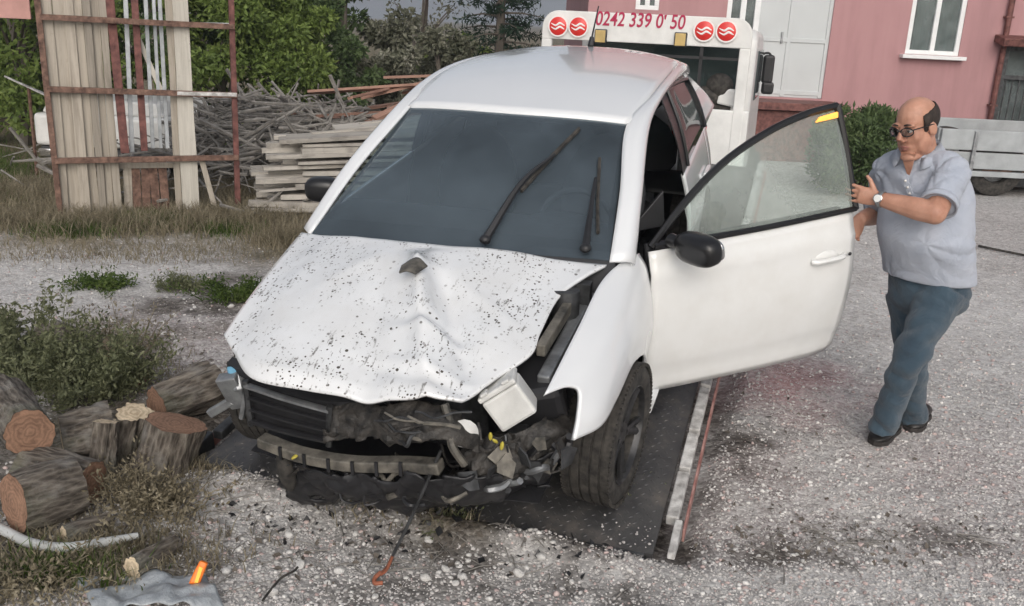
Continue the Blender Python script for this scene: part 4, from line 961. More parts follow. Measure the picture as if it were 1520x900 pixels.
# ------------------------------------------------------------------ parked dropside truck by the building
DY = 12.6
pL = aty(1396, 192, DY); pB = aty(1400, 262, DY)
ds = empty('dropside_truck', (pL[0], DY+.9, 0)); tag(ds, 'parked dropside truck with pale grey side boards in front of pink wall', 'truck')
zt_, zm, zl_ = aty(1400, 190, DY)[2], aty(1400, 222, DY)[2], aty(1400, 248, DY)[2]
LN = 4.3
mat('dropside_paint', (.34, .36, .37), .5, var=.15, scale=5, bmp=.05)
for (za, zb_, d_) in ((zm+.012, zt_, 0), (zl_, zm-.012, -.02)):
    MB().box((LN/2, -.95+d_*-1, (za+zb_)/2), (LN, .05, zb_-za)).build('side_board', 'dropside_paint', ds, bevel=.012)
MB().box((LN/2, -.955, zl_-.06), (LN, .08, .07)).build('bed_frame', 'dropside_paint', ds, bevel=.01)
MB().box((LN/2, .95, (zl_+zt_)/2), (LN, .05, zt_-zl_)).build('side_board', 'dropside_paint', ds, bevel=.012)
MB().box((.0, 0, (zl_+zt_)/2), (.05, 1.84, zt_-zl_)).build('tail_board', 'dropside_paint', ds, bevel=.012)
MB().box((LN/2, 0, zl_+.0), (LN-.06, 1.8, .06)).build('bed_floor', 'rust', ds)
for x in (.45, 1.6, 2.75, 3.9):
    MB().box((x, -.99, (zl_+zt_)/2-.02), (.05, .03, zt_-zl_)).build('board_latch', 'grey_metal', ds, bevel=.006)
for s in (-1, 1): MB().box((LN/2+.6, s*.38, zl_-.2), (LN+1.4, .08, .18)).build('chassis_rail', 'dark_metal', ds)
for k in range(4): MB().box((.3+k*1.0, 0, zl_-.07), (.08, 1.8, .08)).build('cross_member', 'rust', ds)
for x in (.85, 4.9):
    for s in (-1, 1): truck_wheel(x, s*.76, .38, .3, ds)
MB().box((2.6, -.78, zl_-.35), (.9, .35, .32)).build('fuel_tank', 'dark_metal', ds, bevel=.04)
MB().box((.1, -.5, zl_-.22), (.05, .25, .12)).build('tail_lamp', 'red_sticker', ds, bevel=.01)
cbm = MB(); cbm.prism([(5.9, .5), (5.95, 1.1), (5.7, 1.5), (5.4, 2.15), (4.5, 2.2), (4.4, 2.1), (4.4, .5)], 1.8, O=(0, 0, 0), U=(1, 0, 0), V=(0, 0, 1)); dc = cbm.build('cab', 'white_steel', ds, bevel=.06, smooth=True)
MB().box((5.0, -.905, 1.65), (.7, .02, .45)).build('side_window', 'side_glass', dc, bevel=.01)

# ------------------------------------------------------------------ winch cable and hook
p0 = CAR_R @ carpt(655, 668, 0, .74)+CAR_C; p1 = ground(566, 862); 
cab_o = MB().tube([p0, p0*.5+p1*.5+np.array([0, 0, -.01]), p1*.8+p0*.2], .006, 6, samples=14).build('winch_cable', 'dark_metal', smooth=True); tag(cab_o, 'dark steel winch cable hanging from the smashed front bumper', 'cable')
st = MB(); a = p1*.8+p0*.2; st.tube([a, p1*.9+p0*.1, p1+np.array([0, 0, .03])], [.012, .016, .012], 6, samples=8, sq=.5)
mat('orange_rust', (.26, .085, .045), .7, var=.4, scale=20)
st.tube([p1+np.array([0, 0, .035]), p1+np.array([-.02, -.013, .02]), p1+np.array([-.018, -.035, .012]), p1+np.array([.010, -.032, .012])], .008, 8, samples=14)
ho = st.build('hook', 'orange_rust', cab_o, smooth=True)
# ------------------------------------------------------------------ the man closing the door
def m_skin():
    m, n, b, o = nodes_of('skin'); co = tc(n); f = noi(n, co, 14, 4)
    n.links.new(ramp(n, f, [(.3, (.36, .17, .115)), (.5, (.46, .24, .165)), (.7, (.54, .29, .205))]), b.inputs['Base Color']); b.inputs['Roughness'].default_value = .5
    b.inputs['Subsurface Weight'].default_value = .12; b.inputs['Subsurface Radius'].default_value = (.9, .35, .2); b.inputs['Subsurface Scale'].default_value = .01
    bump(n, b, noi(n, co, 160, 3), .12, .002)
m_skin()
def m_cloth(name, c1, c2, weave, bm):
    m, n, b, o = nodes_of(name); co = tc(n); f = noi(n, co, 6, 5, .6)
    n.links.new(ramp(n, f, [(.3, c1), (.7, c2)]), b.inputs['Base Color']); b.inputs['Roughness'].default_value = .9
    b.inputs['Sheen Weight'].default_value = .25
    hgt = mathn(n, 'ADD', mathn(n, 'MULTIPLY', noi(n, co, 9, 3, .5, .8), .8), mathn(n, 'MULTIPLY', noi(n, co, weave, 2), .12)); bump(n, b, hgt, bm, .03)
m_cloth('polo_cotton', (.38, .42, .50), (.47, .50, .57), 400, .8)
m_cloth('denim', (.020, .042, .066), (.050, .088, .122), 500, .9)
mat('hair', (.03, .02, .015), .7, var=.4, scale=60, stretch=(1, 1, .2), bmp=.6, bscale=120)
mat('stubble', (.30, .15, .11), .6)
mat('eye_white', (.7, .68, .65), .2); mat('iris', (.03, .018, .01), .2); mat('lip', (.36, .15, .13), .5)
mat('shoe_leather', (.02, .018, .017), .45, var=.4, bmp=.2); mat('sole', (.035, .03, .028), .8)
mat('watch_dial', (.7, .7, .68), .25)
MAN0 = (ground(1300, 660)+ground(1355, 640))/2
man = empty('person', MAN0); tag(man, 'balding man in pale polo shirt and jeans pushing the open car door', 'person')
def wl(p): return np.array(p)-MAN0
def J(px, py, Y): return wl(aty(px, py, Y))
FW = np.array([-.72, -.69, 0.]); LFT = np.array([.69, -.72, 0.]); UPV = np.array([0, 0, 1.])
hem, belly, chest, shl, nck = J(1379, 412, 4.46), J(1374, 352, 4.40), J(1375, 285, 4.42), J(1369, 240, 4.42), J(1367, 222, 4.41)
LS, LE, LW = J(1413, 257, 4.27), J(1388, 317, 4.10), J(1304, 295, 4.28)
RS, RE, RW = J(1319, 254, 4.55), J(1303, 318, 4.74), J(1276, 326, 4.56)
LH, LK, LA = J(1396, 440, 4.36), J(1347, 534, 4.20), J(1311, 634, 4.28)
RH, RK, RA = J(1346, 440, 4.54), J(1356, 538, 4.46), J(1356, 617, 4.56)
hd = J(1360, 187, 4.37)
# head frame
hf = np.array([-.84, -.50, -.26]); hf /= np.linalg.norm(hf); hl = np.cross(UPV, hf); hl /= np.linalg.norm(hl); hu = np.cross(hf, hl)
HR = np.stack([hf, hl, hu], 1)
tilt = eul(R(6), 0, 0); HR = HR @ tilt; SC = 1.02
def hp(x, y, z): return hd+HR @ (np.array([x, y, z])*SC)
body = MB()
def he(c, r, rot=None): body.ell(hp(*c), np.array(r)*SC, HR if rot is None else HR @ rot, 18, 12)
he((-.012, 0, .036), (.100, .079, .090)); he((.030, 0, -.02), (.066, .066, .095)); he((.024, 0, -.082), (.062, .062, .050)); he((.058, 0, -.106), (.030, .038, .026))
for s in (-1, 1):
    he((.018, s*.050, -.070), (.048, .024, .055)); he((.050, s*.040, -.030), (.032, .026, .036)); he((-.004, s*.083, -.012), (.022, .009, .034), eul(0, .15, -s*.3)); he((.104, s*.013, -.040), (.013, .009, .009))
    he((.080, s*.036, .024), (.018, .026, .011))
body.tube([hp(.088, 0, .016), hp(.106, 0, -.012), hp(.118, 0, -.036)], [.010*SC, .012*SC, .016*SC], 8)
he((.068, 0, -.074), (.026, .036, .026))
he((.05, 0, -.125), (.05, .048, .022))
body.tube([hp(-.015, 0, -.03), hp(-.02, 0, -.11), nck, shl], [.062*SC, .066, .072, .09], 14)
# core, arms, legs
body.tube([shl, chest, belly, hem], [.09, .13, .14, .13], 14)
body.tube([shl, LS, LS*.5+LE*.5, LE], [.06, .062, .057, .050], 12, samples=14); body.tube([LE, LE*.7+LW*.3, LW*.75+LE*.25, LW], [.050, .053, .040, .031], 12, samples=14); body.ell(LE, (.05, .05, .05))
body.tube([shl, RS, RS*.5+RE*.5, RE], [.06, .062, .057, .050], 12, samples=14); body.tube([RE, RE*.7+RW*.3, RW*.75+RE*.25, RW], [.050, .052, .040, .031], 12, samples=14); body.ell(RE, (.05, .05, .05))
for h_, k_, a_ in ((LH, LK, LA), (RH, RK, RA)): body.tube([hem, h_, k_, a_], [.09, .065, .045, .035], 12, samples=16)
# hands
def hand(w_, d, a, lengths, curls, thumb):
    """w_ wrist, d direction of the fingers, a across towards the thumb side"""
    d = d/np.linalg.norm(d); a = a-d*np.dot(a, d); a /= np.linalg.norm(a); n_ = np.cross(d, a)
    body.tube([w_-d*.01, w_+d*.03, w_+d*.065, w_+d*.09], [.030, .040, .043, .038], 12, sq=.45, up=n_, samples=8)
    for k, (L_, cu_) in enumerate(zip(lengths, curls)):
        base = w_+d*(.082-.004*abs(k-1.2))+a*(.033-.021*k); ang = (.10-.07*k)
        v = d*math.cos(ang)+a*math.sin(ang); pts = [base-v*.02, base]; dr = v
        for sgl in (.45, .30, .25):
            c_, s_ = math.cos(cu_), math.sin(cu_); dr = dr*c_-n_*s_*thumb[2]; dr = dr/np.linalg.norm(dr); pts.append(pts[-1]+dr*L_*sgl)
        body.tube(pts, [.0095, .0098, .009, .0085, .0068], 8)
    tb = w_+d*.025+a*.030; td = d*thumb[0]+a*thumb[1]; td /= np.linalg.norm(td)
    body.tube([tb-td*.015, tb+td*.022, tb+td*.052, tb+td*.052+(td*.85+d*.35)*.028], [.014, .0135, .011, .008], 8)
hdL = J(1246, 283, 4.36)-LW
hand(LW, hdL, UPV, (.070, .077, .072, .056), (.05, .06, .08, .10), (.55, .85, -1))
hdR = np.array([-.10, -.10, -.16]); hand(RW, hdR, np.array([-.8, .2, .5]), (.068, .075, .07, .055), (.35, .38, .4, .42), (.6, .8, 1))
bod = remeshed(body, 'body', 'skin', man, .0048, 5, .5)
# clothing
def rings(mb, spec, n=28):
    P = []
    for c, hw, hdp, l_, f_ in spec: P.append([c+l_*hw*math.cos(a)+f_*hdp*math.sin(a) for a in np.linspace(0, 2*math.pi, n, endpoint=False)])
    P = np.array(P); g = np.stack([cr(P[:, j], len(spec)*4) for j in range(n)], 1); mb.grid(g, wrap=True)
    a = len(spec)*4; o = len(mb.v)-a*n; mb.f.append(tuple(o+j for j in range(n))[::-1]); mb.f.append(tuple(o+(a-1)*n+j for j in range(n)))
sh = MB()
rings(sh, [(hem+np.array([0, 0, -.0]), .222, .172, LFT, FW), (hem*.6+belly*.4, .224, .178, LFT, FW), (belly+FW*.01, .226, .180, LFT, FW), (belly*.5+chest*.5+FW*.005, .224, .168, LFT, FW), (chest, .222, .150, LFT, FW), (chest*.4+shl*.6, .205, .128, LFT, FW), (shl, .165, .105, LFT, FW), (nck-np.array([0, 0, .012]), .090, .088, LFT, FW)])
sh.tube([shl+(LS-shl)*.4, LS+np.array([0, 0, .005]), LS*.55+LE*.45, LS*.22+LE*.78], [.080, .079, .078, .077], 16, samples=12)
sh.tube([shl+(RS-shl)*.4, RS+np.array([0, 0, .005]), RS*.55+RE*.45, RS*.25+RE*.75], [.080, .079, .077, .075], 16, samples=12)
sh.ell(LS, (.082, .082, .074)); sh.ell(RS, (.082, .082, .074))
def wrinkle(amp, dirs):
    def f(co, nr):
        o = np.zeros(len(co))
        for k, (fx, fy, fz, ph) in enumerate(dirs):
            a = co[:, 0]*fx+co[:, 1]*fy+co[:, 2]*fz+ph; msk = .5+.5*np.sin(co[:, 0]*9+co[:, 2]*7+k*2.1+co[:, 1]*5); o += amp*np.sin(a+1.2*np.sin(a*.37+k))*msk
        return co+nr*o[:, None]
    return f
def shirt_folds(co, nr):
    o = np.zeros(len(co))
    for c, amp, fr, wd_ in ((LS, .011, 46, .20), (RS, .011, 46, .20), (belly+LFT*.15, .010, 34, .22), (hem-LFT*.1+FW*.1, .009, 38, .20), (chest+FW*.12, .006, 40, .16), (LS*.4+LE*.6, .009, 60, .10)):
        d = co-c; r_ = np.linalg.norm(d, axis=1); ang_ = np.arctan2(d[:, 2], d @ LFT+.4*(d @ FW)); ph_ = ang_*6+fr*.35*r_+2*np.sin(r_*14+c[0]*9)
        o += amp*(np.abs(np.sin(ph_*.5+fr*.1*d[:, 2]))-.62)*np.exp(-(r_/wd_)**2)*np.clip(r_/.05, 0, 1)
    return co+nr*o[:, None]
shirt = remeshed(sh, 'polo_shirt', 'polo_cotton', bod, .007, 8, .5, shirt_folds)
def crease(amp, dirs):
    def f(co, nr):
        o = np.zeros(len(co)); zz_ = co[:, 2]+MAN0[2]
        msk = .35+np.exp(-((zz_-.48)/.13)**2)+.9*np.exp(-((zz_-.10)/.10)**2)+.6*np.exp(-((zz_-.82)/.10)**2)
        for k, (fx, fy, fz, ph) in enumerate(dirs):
            a = co[:, 0]*fx+co[:, 1]*fy+co[:, 2]*fz+ph; a = a+1.6*np.sin(co[:, 2]*9+k*1.7)+1.2*np.sin(co[:, 0]*13-co[:, 1]*9+k); m2 = np.clip(.5+np.sin(co[:, 0]*14+co[:, 1]*11+co[:, 2]*6+k*2.4), 0, 1); o += amp*(np.abs(np.sin(a*.5))-.6)*m2
        return co+nr*(o*np.clip(msk, 0, 1.2)*.7)[:, None]
    return f
# sleeve cuffs, collar, placket
for S_, E_, k, r_ in ((LS, LE, .775, .079), (RS, RE, .745, .077)):
    a = S_*(1-k)+E_*k; d = (E_-S_)/np.linalg.norm(E_-S_); MB().tube([a-d*.016, a+d*.014], [r_, r_], 24, cap=False, up=(0, .3, 1)).build('sleeve_cuff', 'polo_cotton', shirt, smooth=True, solid=.008, off=0)
col = []
for a in np.linspace(R(-152), R(152), 24):                       # open at the throat (front)
    dv = -FW*math.cos(a)+LFT*math.sin(a); fr_ = (abs(a)/R(152))
    b0 = nck+dv*(.083+.004*fr_)+np.array([0, 0, .012-.055*fr_**2]); t0 = nck+dv*(.076)+np.array([0, 0, .052-.060*fr_**2]); o0 = nck+dv*(.108+.022*fr_)+np.array([0, 0, .004-.085*fr_**2.2])
    col.append([b0, t0, o0])
col = np.array(col).transpose(1, 0, 2); MB().grid(col).build('collar', 'polo_cotton', shirt, smooth=True, solid=.005, ang=180)
v0 = nck+FW*.088+np.array([0, 0, -.06]); 
vn = MB(); vn.prism([(-.035, .055), (.035, .055), (.004, -.055), (-.004, -.055)], .012, O=nck+FW*.104+np.array([0, 0, -.062]), U=LFT, V=UPV+FW*.42); vn.build('open_neck', 'skin', shirt)
pl_ = [nck+FW*(.128+.0)+np.array([0, 0, -.115]), chest+FW*.166+np.array([0, 0, .0])]
MB().tube([pl_[0]*(1-k)+pl_[1]*k for k in np.linspace(0, 1, 6)], .017, 4, sq=.25, up=FW, phase=math.pi/4).build('placket', 'polo_cotton', shirt)
for k in (.25, .6, .92): MB().ell(pl_[0]*(1-k)+pl_[1]*k+FW*.006, (.006, .006, .006)).build('button', 'eye_white', shirt)
# trousers
tr = MB(); pv = J(1378, 430, 4.46)
rings(tr, [(hem+np.array([0, 0, .03]), .195, .150, LFT, FW), (pv, .196, .152, LFT, FW), (pv+np.array([0, 0, -.07]), .180, .140, LFT, FW), (pv+np.array([0, 0, -.12]), .13, .10, LFT, FW)])
dn = np.array([0, 0, -1.])
tr.tube([LH+dn*-.02, LH*.6+LK*.4, LK+np.array([.01, 0, .02]), LK*.55+LA*.45, LA+dn*.015], [.112, .094, .076, .067, .070], 18, samples=24)
tr.tube([RH+dn*-.02, RH*.6+RK*.4, RK, RK*.5+RA*.5, RA+dn*.02], [.108, .088, .070, .064, .068], 18, samples=24)
trs = remeshed(tr, 'jeans', 'denim', bod, .007, 7, .5, crease(.017, [(16, 10, 26, 0), (-22, 16, 34, 1.3), (30, -12, 52, 2.2), (-14, 20, 64, .4)]))
# hair fringe round the back and sides
P = []; nu_, nv_ = 44, 14; keep = []
hm = MB()
for i in range(nv_+1):
    zf = -.62+1.17*i/nv_
    for j in range(nu_+1):
        a = R(62)+(2*math.pi-2*R(62))*j/nu_; rr_ = math.sqrt(max(0, 1-zf**2*.96)); jag = .003*math.sin(j*2.3)*math.sin(i*1.7)
        z0 = .036+.090*1.02*zf*(1 if zf < 0 else (.35+.65*abs(math.sin((a-R(62))/(2*math.pi-2*R(62))*math.pi))))
        hm.v.append(tuple(hp(-.012+.100*1.05*rr_*math.cos(a), .079*1.07*rr_*math.sin(a), z0+jag*.5)))
for i in range(nv_):
    for j in range(nu_): q = i*(nu_+1)+j; hm.f.append((q, q+1, q+nu_+2, q+nu_+1))
hm.build('hair', 'hair', bod, smooth=True, solid=.006, off=0)
for s in (-1, 1):
    e = MB().ell(hp(.0815, s*.033, .003), (.0125*SC,)*3, HR, 14, 10).build('eye', 'eye_white', bod, smooth=True); MB().ell(hp(.0915, s*.033, .001), (.004*SC, .0065*SC, .0065*SC), HR, 12, 8).build('iris', 'iris', e, smooth=True)
    MB().tube([hp(.095, s*.016, .027), hp(.098, s*.034, .031), hp(.086, s*.055, .026)], [.003, .0042, .002], 6, samples=8).build('eyebrow', 'hair', bod, smooth=True)
    MB().ell(hp(.083, s*.033, .009), (.0135*SC, .0145*SC, .007*SC), HR, 12, 8).build('eyelid', 'skin', bod, smooth=True)
MB().tube([hp(.086, -.024, -.074), hp(.0935, -.008, -.0715), hp(.0935, .008, -.0715), hp(.086, .024, -.074)], [.002, .004, .004, .002], 8, samples=10).build('upper_lip', 'lip', bod, smooth=True)
MB().tube([hp(.085, -.021, -.081), hp(.0915, 0, -.0835), hp(.085, .021, -.081)], [.002, .005, .002], 8, samples=10).build('lower_lip', 'lip', bod, smooth=True)
gl = MB()
for s in (-1, 1):
    gl.tube([hp(.108-.012*(abs(math.cos(a))*s*math.cos(a) if False else (.5+.5*s*math.sin(a))**2), s*.034+.029*math.sin(a), -.001+.0195*math.cos(a)*(1 if math.cos(a) > 0 else .95)) for a in np.linspace(0, 2*math.pi, 25)], .0028, 6, cap=False)
    gl.tube([hp(.097, s*.062, .008), hp(.06, s*.081, .010), hp(.0, s*.088, .008), hp(-.025, s*.086, -.004)], .0030, 6, samples=12)
gl.tube([hp(.108, -.006, .006), hp(.113, 0, .008), hp(.108, .006, .006)], .0026, 6)
gg = gl.build('glasses', 'black_trim', bod, smooth=True)
for s in (-1, 1): MB().ell(hp(.104, s*.034, -.001), (.0012, .026*SC, .018*SC), HR @ eul(0, 0, s*.22), 16, 8).build('lens', 'lens_glass', gg, smooth=True)
# watch
wd = (LW-LE)/np.linalg.norm(LW-LE); wc_ = LW-wd*.012; wa = MB(); wa.tube([wc_-wd*.010, wc_+wd*.010], [.0345, .0345], 20, cap=False); wo = wa.build('watch', 'grey_metal', bod, smooth=True, solid=.004, off=1)
camdir = np.array([0, 0, HC])-(MAN0+wc_); camdir = camdir-wd*np.dot(camdir, wd); camdir /= np.linalg.norm(camdir); wr = np.stack([wd, np.cross(camdir, wd), camdir], 1)
MB().lathe([(.0001, .0), (.021, .0), (.021, .009), (.018, .011), (.0001, .011)], wc_+camdir*.034, wr, 20).build('watch_case', 'chrome', wo, smooth=True)
MB().lathe([(.0001, .011), (.0165, .0115), (.0001, .012)], wc_+camdir*.0345, wr, 20).build('watch_dial', 'watch_dial', wo)
# shoes
def shoe(heel, toe, nm='shoe'):
    h_, t_ = wl(heel), wl(toe); d = t_-h_; d[2] = 0; d /= np.linalg.norm(d); L_ = .285; l_ = np.cross(UPV, d); h_[2] = -MAN0[2]; mb = MB()
    spec = [(-.03, .028, .03, .05), (.0, .038, .062, .058), (.05, .040, .082, .070), (.10, .042, .075, .062), (.16, .050, .050, .045), (.21, .050, .040, .034), (.245, .036, .030, .026), (.262, .012, .016, .02)]
    P = []
    for x, hw, ht, zc in spec:
        P.append([h_+d*x+l_*hw*math.cos(a)+UPV*(.018+max(0, ht*(.5+.5*math.sin(a)))*1.0+(0 if math.sin(a) > -.5 else 0)) for a in np.linspace(0, 2*math.pi, 18, endpoint=False)])
    P = np.array(P); g = np.stack([cr(P[:, j], 26) for j in range(18)], 1); mb.grid(g, wrap=True); mb.f.append(tuple(range(18))[::-1]); mb.f.append(tuple(25*18+j for j in range(18)))
    o = mb.build(nm, 'shoe_leather', bod, smooth=True, fix=True, ang=70)
    so = MB(); poly = [(-.035, 0), (-.028, .03), (.0, .040), (.08, .042), (.16, .053), (.21, .052), (.25, .036), (.268, 0)]; poly = poly+[(a, -b) for a, b in poly[::-1][1:-1]]
    so.prism(poly[::-1], .024, O=h_+UPV*.012, U=d, V=l_); so.build('sole', 'sole', o, bevel=.004)
shoe(ground(1326, 640), ground(1288, 668)); shoe(ground(1371, 620), ground(1350, 643))
# ------------------------------------------------------------------ formwork rack with upright planks
m_wood('plank_grey', (.22, .19, .155), (.42, .375, .315))
m_wood('plank_grey_x', (.25, .23, .205), (.50, .465, .415), (.8, 14, 14))
m_wood('plank_pale', (.38, .35, .30), (.55, .52, .46))
m_wood('plank_red', (.17, .085, .06), (.34, .20, .15), (.8, 14, 14))
def m_bark():
    m, n, b, o = nodes_of('bark'); co = tc(n, 'Object', (26, 26, 6)); t = noi(n, co, 2.2, 8, .75, .8); v = vor(n, co, 2.4); g = noi(n, tc(n), 7, 5, .7)
    h = mathn(n, 'ADD', mathn(n, 'MULTIPLY', t, .6), mathn(n, 'MULTIPLY', v, .4)); c = ramp(n, h, [(.25, (.022, .017, .013)), (.45, (.11, .092, .075)), (.65, (.25, .22, .185)), (.8, (.36, .33, .29))])
    c = mix(n, ramp(n, g, [(.52, 0), (.68, .7)]), c, (.30, .285, .26)); c = mix(n, ramp(n, noi(n, tc(n), 3.1, 3), [(.55, 0), (.7, .45)]), c, (.09, .10, .045))
    n.links.new(c, b.inputs['Base Color']); b.inputs['Roughness'].default_value = .95; bump(n, b, h, 1.0, .03)
m_bark()
m_wood('branch_grey', (.085, .08, .074), (.24, .225, .205), (6, 6, 6), .5)
def m_cut(name, c1, c2):
    m, n, b, o = nodes_of(name); co = tc(n); wv = n.nodes.new('ShaderNodeTexWave'); wv.wave_type = 'RINGS'; wv.rings_direction = 'Z'
    wv.inputs['Scale'].default_value = 16; wv.inputs['Distortion'].default_value = 9; wv.inputs['Detail'].default_value = 5; wv.inputs['Detail Scale'].default_value = 2.0; n.links.new(co, wv.inputs['Vector'])
    f = mathn(n, 'ADD', mathn(n, 'MULTIPLY', wv.outputs['Fac'], .16), mathn(n, 'MULTIPLY', noi(n, co, 13, 8, .75), .84))
    n.links.new(ramp(n, f, [(.25, c1), (.5, c2), (.75, tuple(min(1, x*1.5) for x in c2))]), b.inputs['Base Color']); b.inputs['Roughness'].default_value = .85; bump(n, b, f, .5, .006)
m_cut('cut_wood', (.10, .052, .033), (.25, .145, .095)); m_cut('split_wood', (.28, .21, .13), (.55, .45, .32))
mat('galvanised', (.42, .44, .46), .45, .5, var=.25, scale=9)
RA_ = np.array([-4.27, 8.5, 0]); RB_ = np.array([-2.92, 9.12, 0]); RD = (RB_-RA_)/np.linalg.norm(RB_-RA_); RN = np.array([RD[1], -RD[0], 0])  # RN faces the camera
def rk(px, py, off=0.):
    d = ray(px, py); o = np.array([0, 0, HC]); A = RA_+RN*off; t = np.dot(A-o, RN)/np.dot(d, RN); return o+d*t
rack = empty('formwork_rack', RA_, (0, 0, math.atan2(RD[1], RD[0]))); tag(rack, 'rusty steel rack holding upright grey formwork planks', 'rack')
def rl(px, py): p = rk(px, py)-RA_; return np.dot(p, RD), p[2]          # local x, z
HTOP = 2.75; rr2 = np.random.default_rng(9)
def post(px0, py0, px1, py1, m_, size=.045, y=0., name='post', zmax=None):
    a, b = rl(px0, py0), rl(px1, py1); p, q = np.array([a[0], y, a[1]]), np.array([b[0], y, b[1]])
    if zmax: q = p+(q-p)*(zmax-p[2])/(q[2]-p[2])
    return MB().tube([p, q], size/1.41, 4, phase=math.pi/4, up=(0, 1, 0)).build(name, m_, rack, bevel=.003)
post(90, 322, 55, 0, 'rust', .05, 0, 'post', HTOP); post(353, 303, 343, 0, 'red_oxide', .05, 0, 'post', HTOP)
post(186, 228, 163, 0, 'red_oxide', .075, .05, 'post', HTOP); post(215, 225, 200, 0, 'red_oxide', .06, .06, 'post', HTOP)
for (a, b, c, d, m_) in ((60, 25, 347, 40, 'rust'), (72, 132, 351, 141, 'rust'), (82, 238, 353, 233, 'rust')):
    post(a, b, c, d, m_, .05, -.04, 'rail')
post(186, 33, 345, 37, 'galvanised', .03, .02, 'rail'); post(262, 138, 350, 140, 'worn_white_steel', .035, -.052, 'rail')
for (a, b, c, d, s_) in ((197, 228, 187, 0, .04), (228, 222, 217, 0, .035), (240, 222, 232, 60, .03), (250, 222, 238, 0, .035)): post(a, b, c, d, 'galvanised', s_, .09, 'tube', HTOP-.1)
post(205, 55, 240, 135, 'plank_pale', .045, .10, 'prop'); post(298, 232, 320, 312, 'plank_grey', .05, .02, 'prop')
# planks: (left px at y=0, right px at y=0, left px at foot, right px at foot)
def plank(x0t, x1t, x0b, x1b, yb_, m_, y, ztop):
    a, b = rl(x0b, yb_), rl(x1b, yb_); c, d = rl(x0t, 4), rl(x1t, 4); k = (ztop-c[1])/(c[1]-max(a[1], .0)+1e-6)
    tx0 = c[0]+(c[0]-a[0])*k; tx1 = d[0]+(d[0]-b[0])*k; z0 = max(.01, min(a[1], .06)); th = .024
    n_ = 6; v = []; 
    for i in range(n_+1):
        t = i/n_; w0 = a[0]+(tx0-a[0])*t+rr2.normal(0, .0025); w1 = b[0]+(tx1-b[0])*t+rr2.normal(0, .0025); z = z0+(ztop-z0)*t; yo = y+.012*math.sin(t*3+x0t)
        v += [(w0, yo-th/2, z), (w1, yo-th/2, z), (w1, yo+th/2, z), (w0, yo+th/2, z)]
    f = [(0, 1, 2, 3)[::-1], tuple(4*n_+i for i in range(4))]
    for i in range(n_):
        for j in range(4): f.append((4*i+j, 4*i+(j+1) % 4, 4*i+4+(j+1) % 4, 4*i+4+j))
    cx_ = (a[0]+b[0])/2; v = [(p[0]-cx_, p[1], p[2]) for p in v]
    MB().raw(v, f).build('plank', m_, rack, loc=(cx_, 0, 0), bevel=.003, fix=True)
edT = [57, 77, 93, 108, 121, 133, 145, 157]; edB = [88, 104, 121, 137, 149, 160, 171, 182]
for k in range(7): plank(edT[k]+.1, edT[k+1]+.3, edB[k]+.1, edB[k+1]+.3, 328, 'plank_grey', .02+.027*(k % 2), HTOP+rr2.uniform(-.05, .12))
plank(246, 256, 262, 272, 322, 'plank_grey', .05, HTOP-.1); plank(256, 279, 272, 297, 322, 'plank_pale', .02, HTOP)
for k, px in enumerate((192, 205, 219, 232, 246)): 
    a = rl(px, 300); MB().box((a[0], .12, .27), (.075, .02, .5), eul(0, rr2.normal(0, .03), 0)).build('board', rr2.choice(['plank_grey', 'rust', 'galvanised']), rack)
MB().box((rl(220, 250)[0], .10, rl(220, 248)[1]), (.62, .03, .05)).build('rail', 'plank_grey', rack)
# salmon hoarding sheet left of the rack
p = aty(48, 29, 9.2); hz = p[2]
hb = empty('hoarding', (p[0]-.9, 9.2, 0)); tag(hb, 'faded salmon sheet metal hoarding on posts left of the rack', 'hoarding')
mat('salmon_sheet', (.46, .25, .22), .6, var=.15, scale=4, bmp=.1)
MB().box((0, 0, hz+.45), (1.78, .02, .9)).build('sheet', 'salmon_sheet', hb, bevel=.004)
for x in (-.75,): MB().box((x, .04, (hz+.9)/2), (.06, .05, hz+.9)).build('post', 'rust', hb)
# white trailer behind the rack, sheet leaning on it
tx = aty(52, 215, 10.6); tl = empty('trailer', (tx[0], 10.6, 0)); tag(tl, 'small white trailer partly hidden behind the formwork rack', 'trailer')
zt1 = aty(60, 168, 10.6)[2]; zb1 = aty(60, 216, 10.6)[2]
MB().box((.75, .9, (zt1+zb1)/2), (1.5, 1.8, zt1-zb1)).build('body', 'white_steel', tl, bevel=.05, segs=3)
MB().prism([(.05, 0), (1.45, 0), (1.35, .16), (.15, .16)], 1.6, O=(0, .9, zt1), U=(1, 0, 0), V=(0, 0, 1)).build('lid', 'white_steel', tl, bevel=.03)
MB().box((.75, .9, zb1-.06), (1.42, 1.7, .1)).build('frame', 'dark_metal', tl)
MB().box((.12, -.01, zb1-.08), (.14, .04, .1)).build('lamp', 'chrome', tl, bevel=.015)
for x in (.16, 1.34): truck_wheel(x, .4, zb1*.62, .16, tl).rotation_euler = (math.pi/2, 0, math.pi/2)
for x in (.16, 1.34): MB().box((x, .4, zb1*.62), (.1, .08, .08)).build('axle', 'dark_metal', tl)
a, b = aty(6, 113, 10.4), aty(68, 142, 10.5); dv = b-a
sh_ = MB().prism([(0, 0), (1, 0), (1, 1), (0, 1)], .02, O=a, U=dv, V=np.array([.05, .9, -.28])); so_ = sh_.build('leaning_sheet', 'worn_white_steel', bevel=.003); tag(so_, 'pale sheet propped on a slant beside the white trailer', 'sheet')
pr = MB(); pr.tube([a+np.array([.1, .3, -.12]), np.array([a[0]+.1, a[1]+.3, 0])], .02, 6); pr.build('prop', 'rust', so_)

